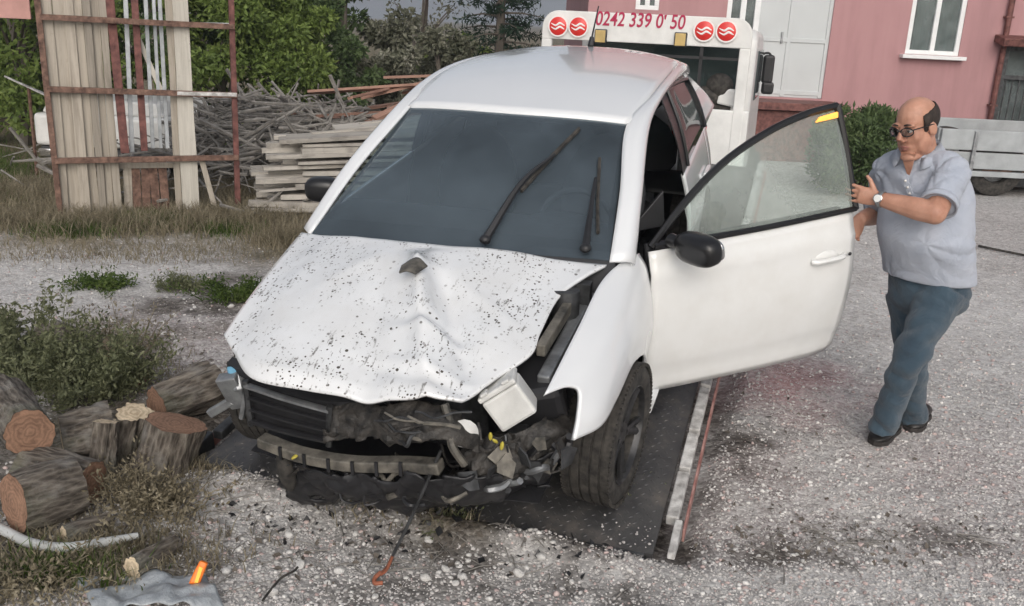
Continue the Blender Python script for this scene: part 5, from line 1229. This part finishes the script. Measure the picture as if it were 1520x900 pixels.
# ------------------------------------------------------------------ timber stack: every plank on its own
base = ground(428, 322); SD = np.array([.95, .30, 0]); SD /= np.linalg.norm(SD); SN = np.array([-SD[1], SD[0], 0]); rs2 = np.random.default_rng(12)
me_pl = []
for k in range(5):
    mbp = MB(); L_ = 3.0; n_ = 8; v = []
    for i in range(n_+1):
        t = i/n_*L_; wv = .5*.17*(1+rs2.normal(0, .04)); b_ = .012*math.sin(i*.7+k)
        v += [(t, -wv+b_, -.02), (t, wv+b_, -.02), (t, wv+b_, .02), (t, -wv+b_, .02)]
    f = [(0, 3, 2, 1), tuple(4*n_+i for i in range(4))]
    for i in range(n_):
        for j in range(4): f.append((4*i+j, 4*i+(j+1) % 4, 4*i+4+(j+1) % 4, 4*i+4+j))
    mbp.raw(v, f); me = mbp.mesh('timber_plank'); me.materials.append(MATS['plank_grey_x']); me_pl.append(me)
yaw0 = math.atan2(SD[1], SD[0])
for lay in range(13):
    z = .03+lay*.056
    for j in range(4):
        o = bpy.data.objects.new('timber_plank', me_pl[int(rs2.integers(5))]); C.objects.link(o)
        st_ = base+SD*(-.28+rs2.uniform(-.18, .30)+.02*lay)+SN*(j*.2+rs2.uniform(-.02, .02)); o.location = (st_[0], st_[1], z+rs2.uniform(0, .008)); o.rotation_euler = (rs2.normal(0, .07), rs2.normal(-.012, .016)-lay*.003, yaw0+rs2.normal(0, .09)); o.scale = (rs2.uniform(.7, 1.1), rs2.uniform(.6, 1.2), rs2.uniform(.6, 1.5))
        tag(o, 'weathered grey plank in the long timber stack behind the car', 'plank', 'planks of the grey timber stack')
# pale wide boards on top of the stack
for k in range(4):
    o = bpy.data.objects.new('timber_plank', me_pl[k]); C.objects.link(o); st_ = base+SD*(.0+k*.25)+SN*(.05+k*.16); o.location = (st_[0], st_[1], .03+13*.056+.03*k); o.rotation_euler = (.1*(-1)**k, -.07-.02*k, yaw0+.06*(k-1)); o.scale = (1, 1.4, 1)
    tag(o, 'wide pale board lying slanted on top of the timber stack', 'plank', 'pale boards on top of the stack')
# reddish broken boards heaped at the back
hp0 = aty(575, 190, 11.3)
me_r = []
for k in range(3):
    m_ = MB().box((0, 0, 0), (1.5, .14, .03)).mesh('broken_board'); m_.materials.append(MATS['plank_red']); me_r.append(m_)
for k in range(46):
    o = bpy.data.objects.new('broken_board', me_r[k % 3]); C.objects.link(o); u = rs2.normal(.35, .75); h_ = .16+max(0, 1.18-.30*abs(u-.5))*rs2.uniform(.25, 1.0)
    o.location = (hp0[0]+u, 11.25+rs2.uniform(-.4, .8), h_); o.rotation_euler = (rs2.normal(0, .3), rs2.normal(-.12, .14), rs2.normal(.25, .35)); o.scale = (rs2.uniform(.6, 1.1), rs2.uniform(.6, 1.3), 1)
    tag(o, 'reddish brown broken board in the heap behind the timber stack', 'board', 'reddish boards in the heap')
# tangle of grey brushwood
bw_ = MB(); bc = aty(395, 230, 11.2)
for k in range(1400):
    u, v = rs2.normal(.35, 1.15), rs2.normal(0, .75); top_ = max(.08, 1.02*math.exp(-(u*.42)**2-(v*.6)**2)); z = top_*rs2.uniform(.05, 1.0)**.6
    c = np.array([bc[0]+.2+u, 11.2+v, z]); d = rs2.normal(0, 1, 3); d[2] = rs2.normal(-.1, .28); d[1] *= .6; d /= np.linalg.norm(d); L_ = rs2.uniform(.25, .9); r_ = rs2.uniform(.006, .024)
    p_, q_ = c-d*L_/2, c+d*L_/2; p_[2] = max(p_[2], .02); q_[2] = max(q_[2], .02); bw_.tube([p_, c+rs2.normal(0, .03, 3), q_], [r_, r_*.9, r_*.6], 5, cap=True)
bo_ = bw_.build('brushwood_heap', 'branch_grey', smooth=True); stuff(bo_); tag(bo_, 'tangled heap of grey brushwood behind the timber stack', 'brushwood')

# ------------------------------------------------------------------ logs
rs3 = np.random.default_rng(4)
def log(p, q, r0, r1, label, cut='cut_wood', rough=.10, caps=(1, 1), seed=0):
    p, q = np.array(p), np.array(q); c = (p+q)/2; L_ = np.linalg.norm(q-p); d = (q-p)/L_
    e = empty('log', c); e.rotation_mode = 'QUATERNION'; e.rotation_quaternion = Vector(d).to_track_quat('Z', 'Y'); tag(e, label, 'log', 'cut logs beside the deck')
    n, m_ = 72, 22; P = np.zeros((m_, n, 3)); th = np.linspace(0, 2*math.pi, n, endpoint=False); ph = rs3.uniform(0, 6, 6)
    for i in range(m_):
        t = i/(m_-1); rr_ = (r0+(r1-r0)*t)*(1+rough*.5*np.sin(2*th+ph[0]+t)+rough*.35*np.sin(3*th+ph[1]+2*t)+rough*.28*np.sin(7*th+ph[2]+3*t)+rough*.2*np.sin(13*th+ph[3]-4*t)+.04*math.sin(5*t+ph[4])+.022*np.abs(np.sin(11*th+ph[5]+1.5*np.sin(9*t+3*th)))+.018*fbm(th*3, np.full_like(th, t*6), 2.2, 7+int(ph[0]*10), 3))
        P[i, :, 0] = rr_*np.cos(th); P[i, :, 1] = rr_*np.sin(th); P[i, :, 2] = (t-.5)*L_
    MB().grid(P, wrap=True).build('bark', 'bark', e, smooth=True, fix=True)
    for i, s in ((0, -1), (m_-1, 1)):
        ring = P[i]*np.array([.985, .985, 1]); zo = ring[:, 2].mean(); v = list(ring)+[x*np.array([.5, .5, 1]) for k_, x in enumerate(ring)]+[(0, 0, zo+.003*s)]
        f = [(j, (j+1) % n, n+(j+1) % n, n+j) for j in range(n)]+[(n+j, n+(j+1) % n, 2*n) for j in range(n)]
        mbq = MB().raw(v, f); oq = mbq.build('cut_face', cut, e, fix=True)
    return e
def lp(px, py, Y): return aty(px, py, Y)
def lz(px, py, z): return ground(px, py, z)
log(lz(44, 643, .27), lz(44, 643, .27)+np.array([-.30, .34, .0]), .098, .105, 'thick log with round reddish sawn end, lying on top of other logs')
log(lz(20, 748, .115), lz(20, 748, .115)+np.array([.145, .19, -.015]), .116, .108, 'short log with big round sawn end beside the pale hose')
log(lz(40, 694, .11), lz(138, 716, .09), .095, .092, 'cracked bark-covered log wedged between the two sawn-ended logs', rough=.12)
log(lz(92, 655, .13), lz(168, 640, .14), .105, .125, 'dark gnarled log split open showing pale wood', 'split_wood', .28)
log(lz(150, 700, .03), lz(158, 625, .24), .060, .05, 'pale split log chunk standing against the dark gnarled log', 'split_wood', .3)
log(ground(238, 706)+np.array([0, 0, -.02]), ground(238, 706)+np.array([.070, .035, .235]), .128, .118, 'stout log stub with mossy bark beside the deck corner', rough=.12)
log(lz(232, 604, .10), lz(318, 572, .13), .10, .12, 'rotten dark log with reddish top behind the stout stub', 'cut_wood', .2)
log(lz(188, 668, .02), lz(200, 612, .22), .085, .07, 'thin knotty log between the pale split chunk and stout stub', 'split_wood', .3)
log(lz(95, 795, .03), lz(165, 770, .03), .034, .024, 'short broken branch lying in dirt in front of the logs', 'split_wood', .2)
log(lz(196, 845, .035), lz(262, 806, .03), .042, .028, 'rotten grey branch piece beside the plastic sheet', 'split_wood', .25)
log(lz(75, 505, .12), lz(160, 530, .08), .12, .09, 'old brown stump lying half buried among green weeds', 'split_wood', .35)
log(lz(165, 552, .06), lz(212, 562, .05), .07, .05, 'charred black log end poking from the weeds', 'cut_wood', .3)
# ------------------------------------------------------------------ hose, plastic sheet, orange piece, wire
mat('hose_pale', (.50, .51, .50), .5, var=.15, scale=8)
hs_ = MB().tube([ground(*q, .035) for q in ((-60, 760), (0, 785), (45, 806), (95, 813), (150, 806), (205, 795))], [.019]*5+[.012], 10, samples=34).build('hose', 'hose_pale', smooth=True); tag(hs_, 'pale grey hose curving in front of the sawn logs', 'hose')
g = np.zeros((26, 40, 3))
for i in range(26):
    for j in range(40):
        q = ground(128+j*4.9+(i-13)*1.5, 858+i*2.6+.02*(j-20)**2*.35); g[i, j] = q
hn = fbm(g[:, :, 0], g[:, :, 1], 9, 77, 4); g[:, :, 2] = .050+.042*hn+.012*fbm(g[:, :, 0], g[:, :, 1], 34, 78, 2)+.02*np.sin(np.linspace(0, math.pi, 40))[None]-.03*(np.linspace(-1, 1, 26)[:, None]**2)
def m_plastic():
    m, n, b, o = nodes_of('plastic_film'); co = tc(n); f = noi(n, co, 16, 5, .7)
    n.links.new(ramp(n, f, [(.3, (.30, .33, .36)), (.7, (.55, .58, .60))]), b.inputs['Base Color']); b.inputs['Roughness'].default_value = .3; b.inputs['Transmission Weight'].default_value = .25; bump(n, b, f, .6, .02)
m_plastic()
po = MB().grid(g).build('plastic_sheet', 'plastic_film', smooth=True, solid=.002, ang=180); tag(po, 'crumpled grey-blue plastic sheet lying on the dirt', 'plastic sheet')
mat('orange_plastic', (.85, .20, .02), .3, var=.1); mat('yellow_bright', (.9, .55, .05), .35)
oc = ground(296, 887)+np.array([0, 0, .095]); om = MB(); om.prism([(-.025, -.035), (.012, -.035), (.028, .035), (.0, .045), (-.012, .01)], .022, O=oc, U=(1, .1, 0), V=(.1, .35, .93)); oo = om.build('orange_fragment', 'orange_plastic', bevel=.006); tag(oo, 'bright orange broken plastic fragment on the plastic sheet', 'fragment')
MB().prism([(-.004, -.03), (.008, -.03), (.016, .02), (.004, .025)], .025, O=oc+np.array([0, -.002, .002]), U=(1, .1, 0), V=(.1, .35, .93)).build('highlight_strip', 'yellow_bright', oo)
wr_ = MB().tube([ground(*q)+np.array([0, 0, .022]) for q in ((390, 900), (402, 884), (418, 866), (436, 856), (442, 850))], .0045, 6, samples=24).build('wire', 'black_rubber', smooth=True); tag(wr_, 'thin black wire lying across pale gravel', 'wire')
wr_ = MB().tube([ground(*q)+np.array([0, 0, .02]) for q in ((1452, 368), (1480, 374), (1530, 384))], .012, 6, samples=16).build('cable_on_ground', 'black_rubber', smooth=True); tag(wr_, 'black cable lying on the gravel behind the man', 'cable')
# ------------------------------------------------------------------ vegetation
m_leaf('leaf_yellowgreen', (.08, .125, .034), (.20, .275, .07), (.38, .44, .15))
m_leaf('leaf_dark', (.048, .080, .034), (.115, .17, .068), (.22, .28, .12))
m_leaf('leaf_dusty', (.065, .078, .05), (.17, .175, .12), (.52, .50, .43), 3)
m_leaf('needle', (.012, .028, .018), (.03, .06, .038))
m_leaf('weed_green', (.07, .085, .045), (.19, .205, .11), (.34, .345, .22), 6)
m_leaf('grass_dry', (.13, .115, .075), (.29, .25, .17), (.46, .41, .31), 5)
m_leaf('grass_green', (.03, .06, .012), (.09, .14, .03), (.18, .22, .07), 5)
m_wood('trunk', (.05, .04, .032), (.14, .12, .10), (4, 4, 1.5), .8)
def leaf_cloud(centres, radii, n, size, seed, up=.3, aspect=.45):
    """n small folded leaves scattered through a set of ellipsoid clumps"""
    r = np.random.default_rng(seed); k = r.integers(0, len(centres), n); d = r.normal(0, 1, (n, 3)); d /= np.linalg.norm(d, axis=1)[:, None]
    rad = r.uniform(.25, 1, n)**.45; c = np.array(centres)[k]+d*np.array(radii)[k]*rad[:, None]
    a = r.normal(0, 1, (n, 3)); a[:, 2] -= up; a += d*.6; a /= np.linalg.norm(a, axis=1)[:, None]; b = np.cross(a, r.normal(0, 1, (n, 3))); b /= np.linalg.norm(b, axis=1)[:, None]; nn = np.cross(a, b)
    s = size*r.uniform(.55, 1.35, n)[:, None]
    v = np.stack([c, c+a*s*.5+b*s*aspect*.5+nn*s*.1, c+a*s, c+a*s*.5-b*s*aspect*.5+nn*s*.1], 1).reshape(-1, 3)
    i = np.arange(n)*4; f = np.concatenate([np.stack([i, i+1, i+2], 1), np.stack([i, i+2, i+3], 1)])
    return v, f
def fast_mesh(name, v, f, m, parent=None, loc=None):
    me = bpy.data.meshes.new(name); me.vertices.add(len(v)); me.vertices.foreach_set('co', np.asarray(v, np.float32).ravel())
    n = len(f); me.loops.add(n*3); me.loops.foreach_set('vertex_index', np.asarray(f, np.int32).ravel()); me.polygons.add(n); me.polygons.foreach_set('loop_start', np.arange(n, dtype=np.int32)*3); me.update(calc_edges=True)
    me.materials.append(MATS[m]); o = bpy.data.objects.new(name, me); C.objects.link(o)
    if parent: o.parent = parent
    if loc is not None: o.location = loc
    return o
def tree(px, Y, top, wid, low, m, label, seed, n=5200, size=.15, name='tree', clumps=26, group=None, trunk_r=.08, dense=1.0):
    r = np.random.default_rng(seed); x = aty(px, 100, Y)[0]; e = empty(name, (x, Y, 0)); tag(e, label, 'tree', group)
    cs, rd = [], []
    for k in range(clumps):
        t = r.uniform(0, 1); z = low+(top-low)*t; wr = wid*(math.sin(math.pi*min(.98, .18+.78*t)))**.7; a = r.uniform(0, 6.28); q = math.sqrt(r.uniform(.05, 1))*wr
        cs.append((q*math.cos(a), q*math.sin(a)*.8, z)); s = r.uniform(.28, .5)*min(wid, (top-low)*.5)*.75; rd.append((s, s, s*.75))
    tm = MB(); tm.tube([(0, 0, -.05), (.05*r.normal(), 0, low), (.1*r.normal(), .05*r.normal(), low+(top-low)*.5), (.12*r.normal(), 0, top*.9)], [trunk_r*1.3, trunk_r, trunk_r*.6, trunk_r*.2], 8, samples=12)
    for c in cs[::2]: z0 = max(.2, c[2]*.55); tm.tube([(0, 0, z0), (c[0]*.5, c[1]*.5, (z0+c[2])*.52), c], [trunk_r*.45, trunk_r*.3, trunk_r*.1], 5, samples=6)
    tm.build('trunk', 'trunk', e, smooth=True)
    v, f = leaf_cloud(cs, rd, int(n*dense), size, seed+100); fast_mesh('crown', v, f, m, e); return e
G_ = 'trees beyond the timber yard'
tree(25, 13.0, 3.0, 1.5, .2, 'leaf_yellowgreen', 'bushy green tree left of the formwork rack behind the trailer', 1, 9000, .11)
tree(-70, 15.0, 3.6, 1.6, .3, 'leaf_dark', 'dark bushy tree behind the salmon hoarding', 2, 4500, .16)
tree(120, 15.0, 3.4, 1.6, .2, 'leaf_dark', 'dark bushy tree directly behind the upright planks', 3, 4500, .16)
tree(240, 14.0, 3.3, 1.3, .3, 'leaf_dark', 'dark green tree seen through the rack posts', 4, 8000, .11)
tree(330, 14.0, 2.55, 1.35, .2, 'leaf_yellowgreen', 'yellow-green feathery tree just right of the formwork rack', 5, 15000, .10)
tree(415, 14.5, 2.2, 1.1, .2, 'leaf_yellowgreen', 'low yellow-green tree behind the brushwood heap', 6, 11000, .10)
tree(470, 15.5, 2.1, 1.0, .3, 'leaf_dark', 'low dark green tree beside the tall dark cypress', 7, 9000, .10)
tree(300, 18.0, 4.6, 1.3, 1.5, 'leaf_dark', 'taller dark tree rising behind the yellow-green tree', 8, 4500, .18)
tree(512, 17.0, 4.5, .55, .3, 'leaf_dark', 'tall narrow dark cypress behind the brushwood', 9, 6500, .12, 'cypress_tree', 30)
tree(590, 17.0, 1.9, 1.15, .2, 'leaf_dusty', 'dusty pale-leaved tree behind the reddish boards', 10, 6500, .12)
tree(655, 16.0, 1.7, .9, .2, 'leaf_dusty', 'pale blossoming shrub tree next to the conifer', 11, 5500, .11)
tree(690, 21.0, 1.55, 1.1, .2, 'leaf_yellowgreen', 'low green shrub tree behind the conifer trunk', 14, 6000, .11)
tree(625, 24.0, 3.6, .9, 1.2, 'leaf_dusty', 'thin bare-looking tree against the sky', 15, 700, .12)
# conifer: whorls of drooping branches
def conifer(px, Y, top, label):
    x = aty(px, 60, Y)[0]; e = empty('conifer_tree', (x, Y, 0)); tag(e, label, 'tree'); r = np.random.default_rng(33); tm = MB(); tm.tube([(0, 0, -.05), (0, 0, top)], [.13, .02], 8, samples=10); cs, rd = [], []
    for k in range(60):
        z = .5+(top-.6)*k/60; L_ = (1.25*(1-z/top)**.8+.12)*r.uniform(.6, 1.15); a = k*2.4+r.uniform(-.3, .3); tip = np.array([L_*math.cos(a), L_*math.sin(a), z-.12*L_+.05]); tm.tube([(0, 0, z), tip*np.array([.5, .5, 1])+np.array([0, 0, .06]), tip], [.025, .016, .006], 5)
        for t in np.linspace(.3, 1, 5): cs.append(tip*np.array([t, t, 1])+np.array([0, 0, -.03])); rd.append((.17, .17, .055))
    tm.build('trunk', 'trunk', e, smooth=True); v, f = leaf_cloud(cs, rd, 9000, .11, 34, .2, .22); fast_mesh('crown', v, f, 'needle', e)
conifer(742, 17.5, 4.3, 'dark conifer with drooping branches beside the tow truck sign')
# shrub by the pink wall
def shrub(px, py, Y, w_, h_, m, label, seed, n=7000, size=.075, name='shrub', cat='shrub'):
    r = np.random.default_rng(seed); p = aty(px, py, Y); e = empty(name, (p[0], Y, 0)); tag(e, label, cat); cs = [(r.normal(0, w_*.4), r.normal(0, w_*.3), h_*r.uniform(.15, .85)) for _ in range(22)]; rd = [(w_*.35, w_*.35, h_*.22)]*22
    tm = MB()
    for c in cs: tm.tube([(c[0]*.15, c[1]*.15, -.03), (c[0]*.6, c[1]*.6, c[2]*.6), (c[0], c[1], c[2]*1.1)], [.014, .010, .004], 5, samples=6)
    tm.build('stem', 'trunk', e); v, f = leaf_cloud(cs, rd, n, size, seed+1, -.4, .35); v[:, 2] = np.maximum(v[:, 2], .01); fast_mesh('foliage', v, f, m, e)
shrub(1285, 200, 12.0, .62, 1.18, 'leaf_dark', 'dark green shrub beside the pink wall behind the open door', 41, 9000, .08)
shrub(1240, 230, 12.8, .45, .95, 'leaf_dark', 'smaller dark shrub half hidden by the door glass', 42, 4000, .08)
# weeds at the logs: clumps of thin stems with small leaves
def weed(px, py, w_, h_, m, label, seed, n=3500, size=.03, stems=45):
    r = np.random.default_rng(seed); p = ground(px, py); e = empty('weed_clump', p); tag(e, label, 'weed'); tm = MB(); cs, rd = [], []
    for k in range(stems):
        a, b = r.normal(0, w_*.45), r.normal(0, w_*.35); hh_ = h_*r.uniform(.45, 1.1); tip = np.array([a*1.5, b*1.5, hh_]); bs = np.array([a*.7, b*.7, -.02]); mid = (bs+tip)/2+np.array([r.normal(0, .02), r.normal(0, .02), .03]); tm.tube([bs, mid, tip], [.004, .003, .0015], 4)
        for t in np.linspace(.25, 1.05, 6): cs.append(bs+(tip-bs)*t); rd.append((.04, .04, .035))
    tm.build('stem', m, e); v, f = leaf_cloud(cs, rd, n, size, seed+1, -.6, .4); v[:, 2] = np.maximum(v[:, 2], .005); fast_mesh('foliage', v, f, m, e)
weed(60, 585, .42, .34, 'weed_green', 'large green weed clump behind the sawn logs', 51, 7000, .032, 70)
weed(5, 545, .35, .34, 'weed_green', 'dull green weed clump at the edge of the pale gravel', 52, 4500, .032, 45)
weed(140, 590, .28, .28, 'weed_green', 'bright green weed clump against the gnarled log', 53, 4500, .03, 45)
weed(180, 525, .25, .22, 'grass_dry', 'dry brown weed stalks by the old stump', 54, 1200, .022, 40)
weed(190, 745, .16, .16, 'grass_dry', 'dry rust-brown weed tuft in front of the stout stub', 55, 1500, .022, 40)
weed(150, 427, .22, .07, 'grass_green', 'flat green weed patch on the white gravel', 56, 1800, .03, 40)
weed(350, 445, .22, .12, 'grass_green', 'green weed tuft beside the bonnet edge', 57, 1800, .03, 40)
weed(265, 428, .16, .09, 'weed_green', 'dull grey-green weed tuft between two gravel patches', 58, 1200, .025, 30)
weed(672, 785, .10, .05, 'weed_green', 'small green weed tuft in front of the deck nose', 59, 700, .018, 30)
weed(930, 745, .10, .07, 'weed_green', 'small leafy weed caught under the front wheel', 60, 500, .016, 16)
weed(40, 875, .22, .09, 'grass_dry', 'low dry weeds at the foot of the hose', 62, 1200, .022, 40)
weed(240, 760, .2, .10, 'grass_dry', 'dry straw tuft beside the rotten branch', 63, 1200, .025, 50)
# grass as ground cover
def grass(name, spots, m, label, seed, hgt):
    r = np.random.default_rng(seed); V, Fc = [], []; k = 0
    for (px, py, rx, ry, n) in spots:
        a = r.normal(0, .45, n)*rx+px; b = r.normal(0, .45, n)*ry+py; b = np.clip(b, 150, 899)
        d = (a[:, None]-760)/F*CR-(b[:, None]-450)/F*CU+CF; t = -HC/d[:, 2]; P = np.array([0, 0, HC])+d*t[:, None]
        P[:, 2] = ground_h(P[:, 0], P[:, 1])-.005
        h_ = hgt*r.uniform(.35, 1.2, n)[:, None]; l = r.normal(0, .35, (n, 3)); l[:, 2] = 1; w_ = r.normal(0, 1, (n, 3)); w_[:, 2] = 0; w_ /= np.linalg.norm(w_, axis=1)[:, None]; w_ *= (.004+.02*hgt)*.6
        mid = P+l*h_*.55; tip = P+l*h_+np.stack([l[:, 0], l[:, 1], 0*l[:, 0]-.2], 1)*h_*.5
        V.append(np.stack([P-w_, P+w_, mid+w_*.6, mid-w_*.6, tip], 1).reshape(-1, 3)); i = np.arange(n)*5+k; Fc.append(np.concatenate([np.stack([i, i+1, i+2], 1), np.stack([i, i+2, i+3], 1), np.stack([i+3, i+2, i+4], 1)])); k += n*5
    o = fast_mesh(name, np.concatenate(V), np.concatenate(Fc), m); stuff(o); tag(o, label, 'grass')
grass('dry_grass', [(60, 330, 140, 26, 2200), (200, 335, 160, 22, 2200), (360, 325, 130, 26, 3600), (230, 290, 60, 20, 1500), (330, 290, 60, 26, 2500), (430, 360, 70, 16, 1200), (30, 290, 80, 20, 1800)], 'grass_dry', 'dry straw grass around the rack and timber stack', 71, .17)
grass('short_dry_grass', [(200, 375, 320, 22, 2500), (150, 820, 190, 50, 2600), (260, 700, 90, 40, 700), (180, 560, 130, 40, 900), (330, 690, 60, 30, 300), (640, 770, 160, 20, 300)], 'grass_dry', 'short dry grass scattered over dirt and gravel', 72, .07)
grass('green_grass', [(220, 330, 70, 12, 2500), (110, 345, 80, 12, 1300), (340, 345, 60, 10, 900), (90, 850, 130, 30, 350), (0, 260, 60, 50, 3000)], 'grass_green', 'short green grass below the rack and logs', 73, .10)
# ------------------------------------------------------------------ loose gravel
ico = bmesh.new(); bmesh.ops.create_icosphere(ico, subdivisions=1, radius=1); iv = np.array([v.co[:] for v in ico.verts]); if_ = np.array([[v.index for v in f.verts] for f in ico.faces]); ico.free()
def gravel(name, label, n, seed, smin, smax, m, pw, zone=None):
    r = np.random.default_rng(seed); px = r.uniform(-20, 1540, n*2); py = 330+(910-330)*r.uniform(0, 1, n*2)**pw
    d = (px[:, None]-760)/F*CR-(py[:, None]-450)/F*CU+CF; t = -HC/d[:, 2]; P = np.array([0, 0, HC])+d*t[:, None]
    u = (P[:, 0]+.281)*-.281+(P[:, 1]-3.768)*-.96; v = (P[:, 0]+.281)*.96-(P[:, 1]-3.768)*.281
    dz, pk, gr, pl = ground_zones(P[:, 0], P[:, 1])
    ok = ~((np.abs(v) < 1.12) & (u < .34)) & (r.uniform(0, 1, n*2) > gr*.75+dz*.8)
    P = P[ok][:n]; n = len(P); s = smin*(smax/smin)**(r.uniform(0, 1, n)**2.2); sc = s[:, None]*r.uniform(.6, 1.25, (n, 3))*np.array([1, 1, .65])
    P[:, 2] = ground_h(P[:, 0], P[:, 1])+sc[:, 2]*.35
    V = iv[None]*(1+r.normal(0, .14, (n, 12, 1))); a = r.uniform(0, 6.28, n); c_, s_ = np.cos(a), np.sin(a); V = V*sc[:, None]
    X = V[:, :, 0]*c_[:, None]-V[:, :, 1]*s_[:, None]; Y = V[:, :, 0]*s_[:, None]+V[:, :, 1]*c_[:, None]; V = np.stack([X, Y, V[:, :, 2]], 2)+P[:, None]
    f = (if_[None]+12*np.arange(n)[:, None, None]).reshape(-1, 3); o = fast_mesh(name, V.reshape(-1, 3), f, m); stuff(o); tag(o, label, 'gravel')
def m_stone(name, c):
    m, n, b, o = nodes_of(name); co = tc(n); f = vor(n, co, 30, 'Color'); sp = n.nodes.new('ShaderNodeSeparateColor'); n.links.new(f, sp.inputs[0])
    n.links.new(ramp(n, sp.outputs[0], [(0, tuple(x*.68 for x in c)), (.5, c), (1, tuple(min(1, x*1.25) for x in c))]), b.inputs['Base Color']); b.inputs['Roughness'].default_value = .9; bump(n, b, noi(n, co, 150, 3), .3, .003)
m_stone('stone_grey', (.47, .45, .437)); m_stone('stone_pale', (.58, .565, .545)); m_stone('stone_pink', (.48, .38, .36))
gravel('gravel', 'loose grey gravel spread over the yard', 30000, 81, .003, .010, 'stone_grey', .85)
gravel('pale_gravel', 'paler chips among the grey gravel', 8000, 82, .003, .013, 'stone_pale', .9)
gravel('pinkish_gravel', 'pinkish chips among the grey gravel', 3000, 83, .004, .013, 'stone_pink', .9)
# grit and stones spilled on the front of the deck
r = np.random.default_rng(87); nS = 380; cx_ = DX0-.01-np.abs(r.normal(0, .10, nS)); cy_ = r.uniform(-1, 1, nS)*(HW-.08); keep = (fbm(cx_, cy_, 6, 88, 2) > .1) & ((cy_ > -.2) | (cx_ > DX0-.05)); cx_, cy_ = cx_[keep], cy_[keep]; nS = len(cx_)
s_ = .003*(3.2**(r.uniform(0, 1, nS)**2)); V = iv[None]*(1+r.normal(0, .14, (nS, 12, 1)))*s_[:, None, None]*np.array([1, 1, .7])+np.stack([cx_, cy_, DZ+s_*.4], 1)[:, None]
V = V.reshape(-1, 3) @ CAR_R.T+CAR_C; o = fast_mesh('deck_grit', V, (if_[None]+12*np.arange(nS)[:, None, None]).reshape(-1, 3), 'stone_grey'); stuff(o); tag(o, 'grit and small stones spilled on the deck nose', 'gravel')
# a few larger stones one can pick out
r = np.random.default_rng(90); me_s = []
for k in range(4):
    b_ = bmesh.new(); bmesh.ops.create_icosphere(b_, subdivisions=2, radius=1)
    for v in b_.verts: v.co *= 1+.16*mnoise.noise(v.co*1.6+Vector((k*7, 0, 0)))+.05*r.normal()
    me = bpy.data.meshes.new('stone'); b_.to_mesh(me); b_.free(); me.materials.append(MATS['stone_pale']); me_s.append(me)
for k in range(64):
    if k < 26: px, py = r.normal(800, 75), r.normal(815, 22)
    elif k < 44: px, py = r.uniform(330, 700), r.uniform(760, 890)
    else: px, py = r.uniform(150, 400), r.uniform(420, 560)
    p = ground(px, py); u = (p[0]+.281)*-.281+(p[1]-3.768)*-.96; v = (p[0]+.281)*.96-(p[1]-3.768)*.281
    if abs(v) < 1.15 and u < .52: continue
    s = r.uniform(.010, .022); o = bpy.data.objects.new('stone', me_s[k % 4]); C.objects.link(o); o.location = (p[0], p[1], gz(p[0], p[1])+s*.35); o.scale = (s*r.uniform(.8, 1.3), s, s*.7); o.rotation_euler = (r.normal(0, .2), r.normal(0, .2), r.uniform(0, 6))
    tag(o, 'pale pebble larger than the gravel around it', 'stone', 'larger pale pebbles in the gravel')

# ------------------------------------------------------------------ twigs, dead leaves and crash debris
def litter(name, label, cat, spots, m, seed, lo_, hi_, rad, leaf=False):
    r = np.random.default_rng(seed); mb_ = MB()
    for (px, py, rx, ry, n) in spots:
        for _ in range(n):
            p = ground(px+r.normal(0, .5)*rx, min(898, py+r.normal(0, .5)*ry)); uu = (p[0]+.281)*-.281+(p[1]-3.768)*-.96; vv_ = (p[0]+.281)*.96-(p[1]-3.768)*.281
            if abs(vv_) < 1.12 and uu < .36: continue
            z = gz(p[0], p[1]); a = r.uniform(0, 6.28); L_ = r.uniform(lo_, hi_); d = np.array([math.cos(a), math.sin(a), r.normal(0, .08)])
            c = np.array([p[0], p[1], z+rad+.003])
            if leaf:
                e_ = eul(r.normal(0, .5), r.normal(0, .5), a); w_ = L_*r.uniform(.35, .8); mb_.raw([c+e_ @ np.array(q) for q in ((-L_/2, 0, 0), (0, -w_/2, .002), (L_/2, 0, .003), (0, w_/2, .002+r.uniform(0, .006)))], [(0, 1, 2, 3)])
            else: mb_.tube([c-d*L_/2, c+r.normal(0, L_*.06, 3)*np.array([1, 1, .2])+np.array([0, 0, .004]), c+d*L_/2], [rad, rad*.9, rad*.5], 4)
    o = mb_.build(name, m); stuff(o); tag(o, label, cat)
litter('twigs', 'thin dry twigs strewn over dirt and gravel', 'twigs', [(170, 800, 220, 80, 170), (330, 720, 120, 50, 60), (700, 820, 320, 60, 70), (220, 540, 160, 60, 60), (1250, 805, 260, 40, 50)], 'branch_grey', 201, .04, .20, .0028)
litter('dead_leaves', 'small dead leaves and bark flakes on the ground', 'leaves', [(170, 790, 220, 90, 260), (640, 810, 300, 60, 130), (250, 520, 200, 80, 120), (1250, 800, 280, 50, 200), (1150, 660, 200, 100, 60)], 'trunk', 202, .012, .04, .003, True)
litter('crash_debris', 'small black plastic shards dropped in front of the car', 'debris', [(560, 790, 220, 40, 70), (860, 830, 160, 30, 50), (400, 760, 90, 30, 25)], 'black_plastic', 203, .012, .05, .003, True)
# ------------------------------------------------------------------ thin evening haze
hzm = bpy.data.materials.new('haze_air'); hzm.use_nodes = True; n = hzm.node_tree; n.nodes.clear()
ho_ = n.nodes.new('ShaderNodeOutputMaterial'); pv_ = n.nodes.new('ShaderNodeVolumePrincipled'); pv_.inputs['Color'].default_value = (.80, .85, .95, 1); pv_.inputs['Density'].default_value = .0012
n.links.new(pv_.outputs[0], ho_.inputs['Volume'])
MATS['haze_air'] = hzm
hb_ = MB().box((0, 760, 62), (2900, 1680, 140)).build('haze', 'haze_air'); stuff(hb_)
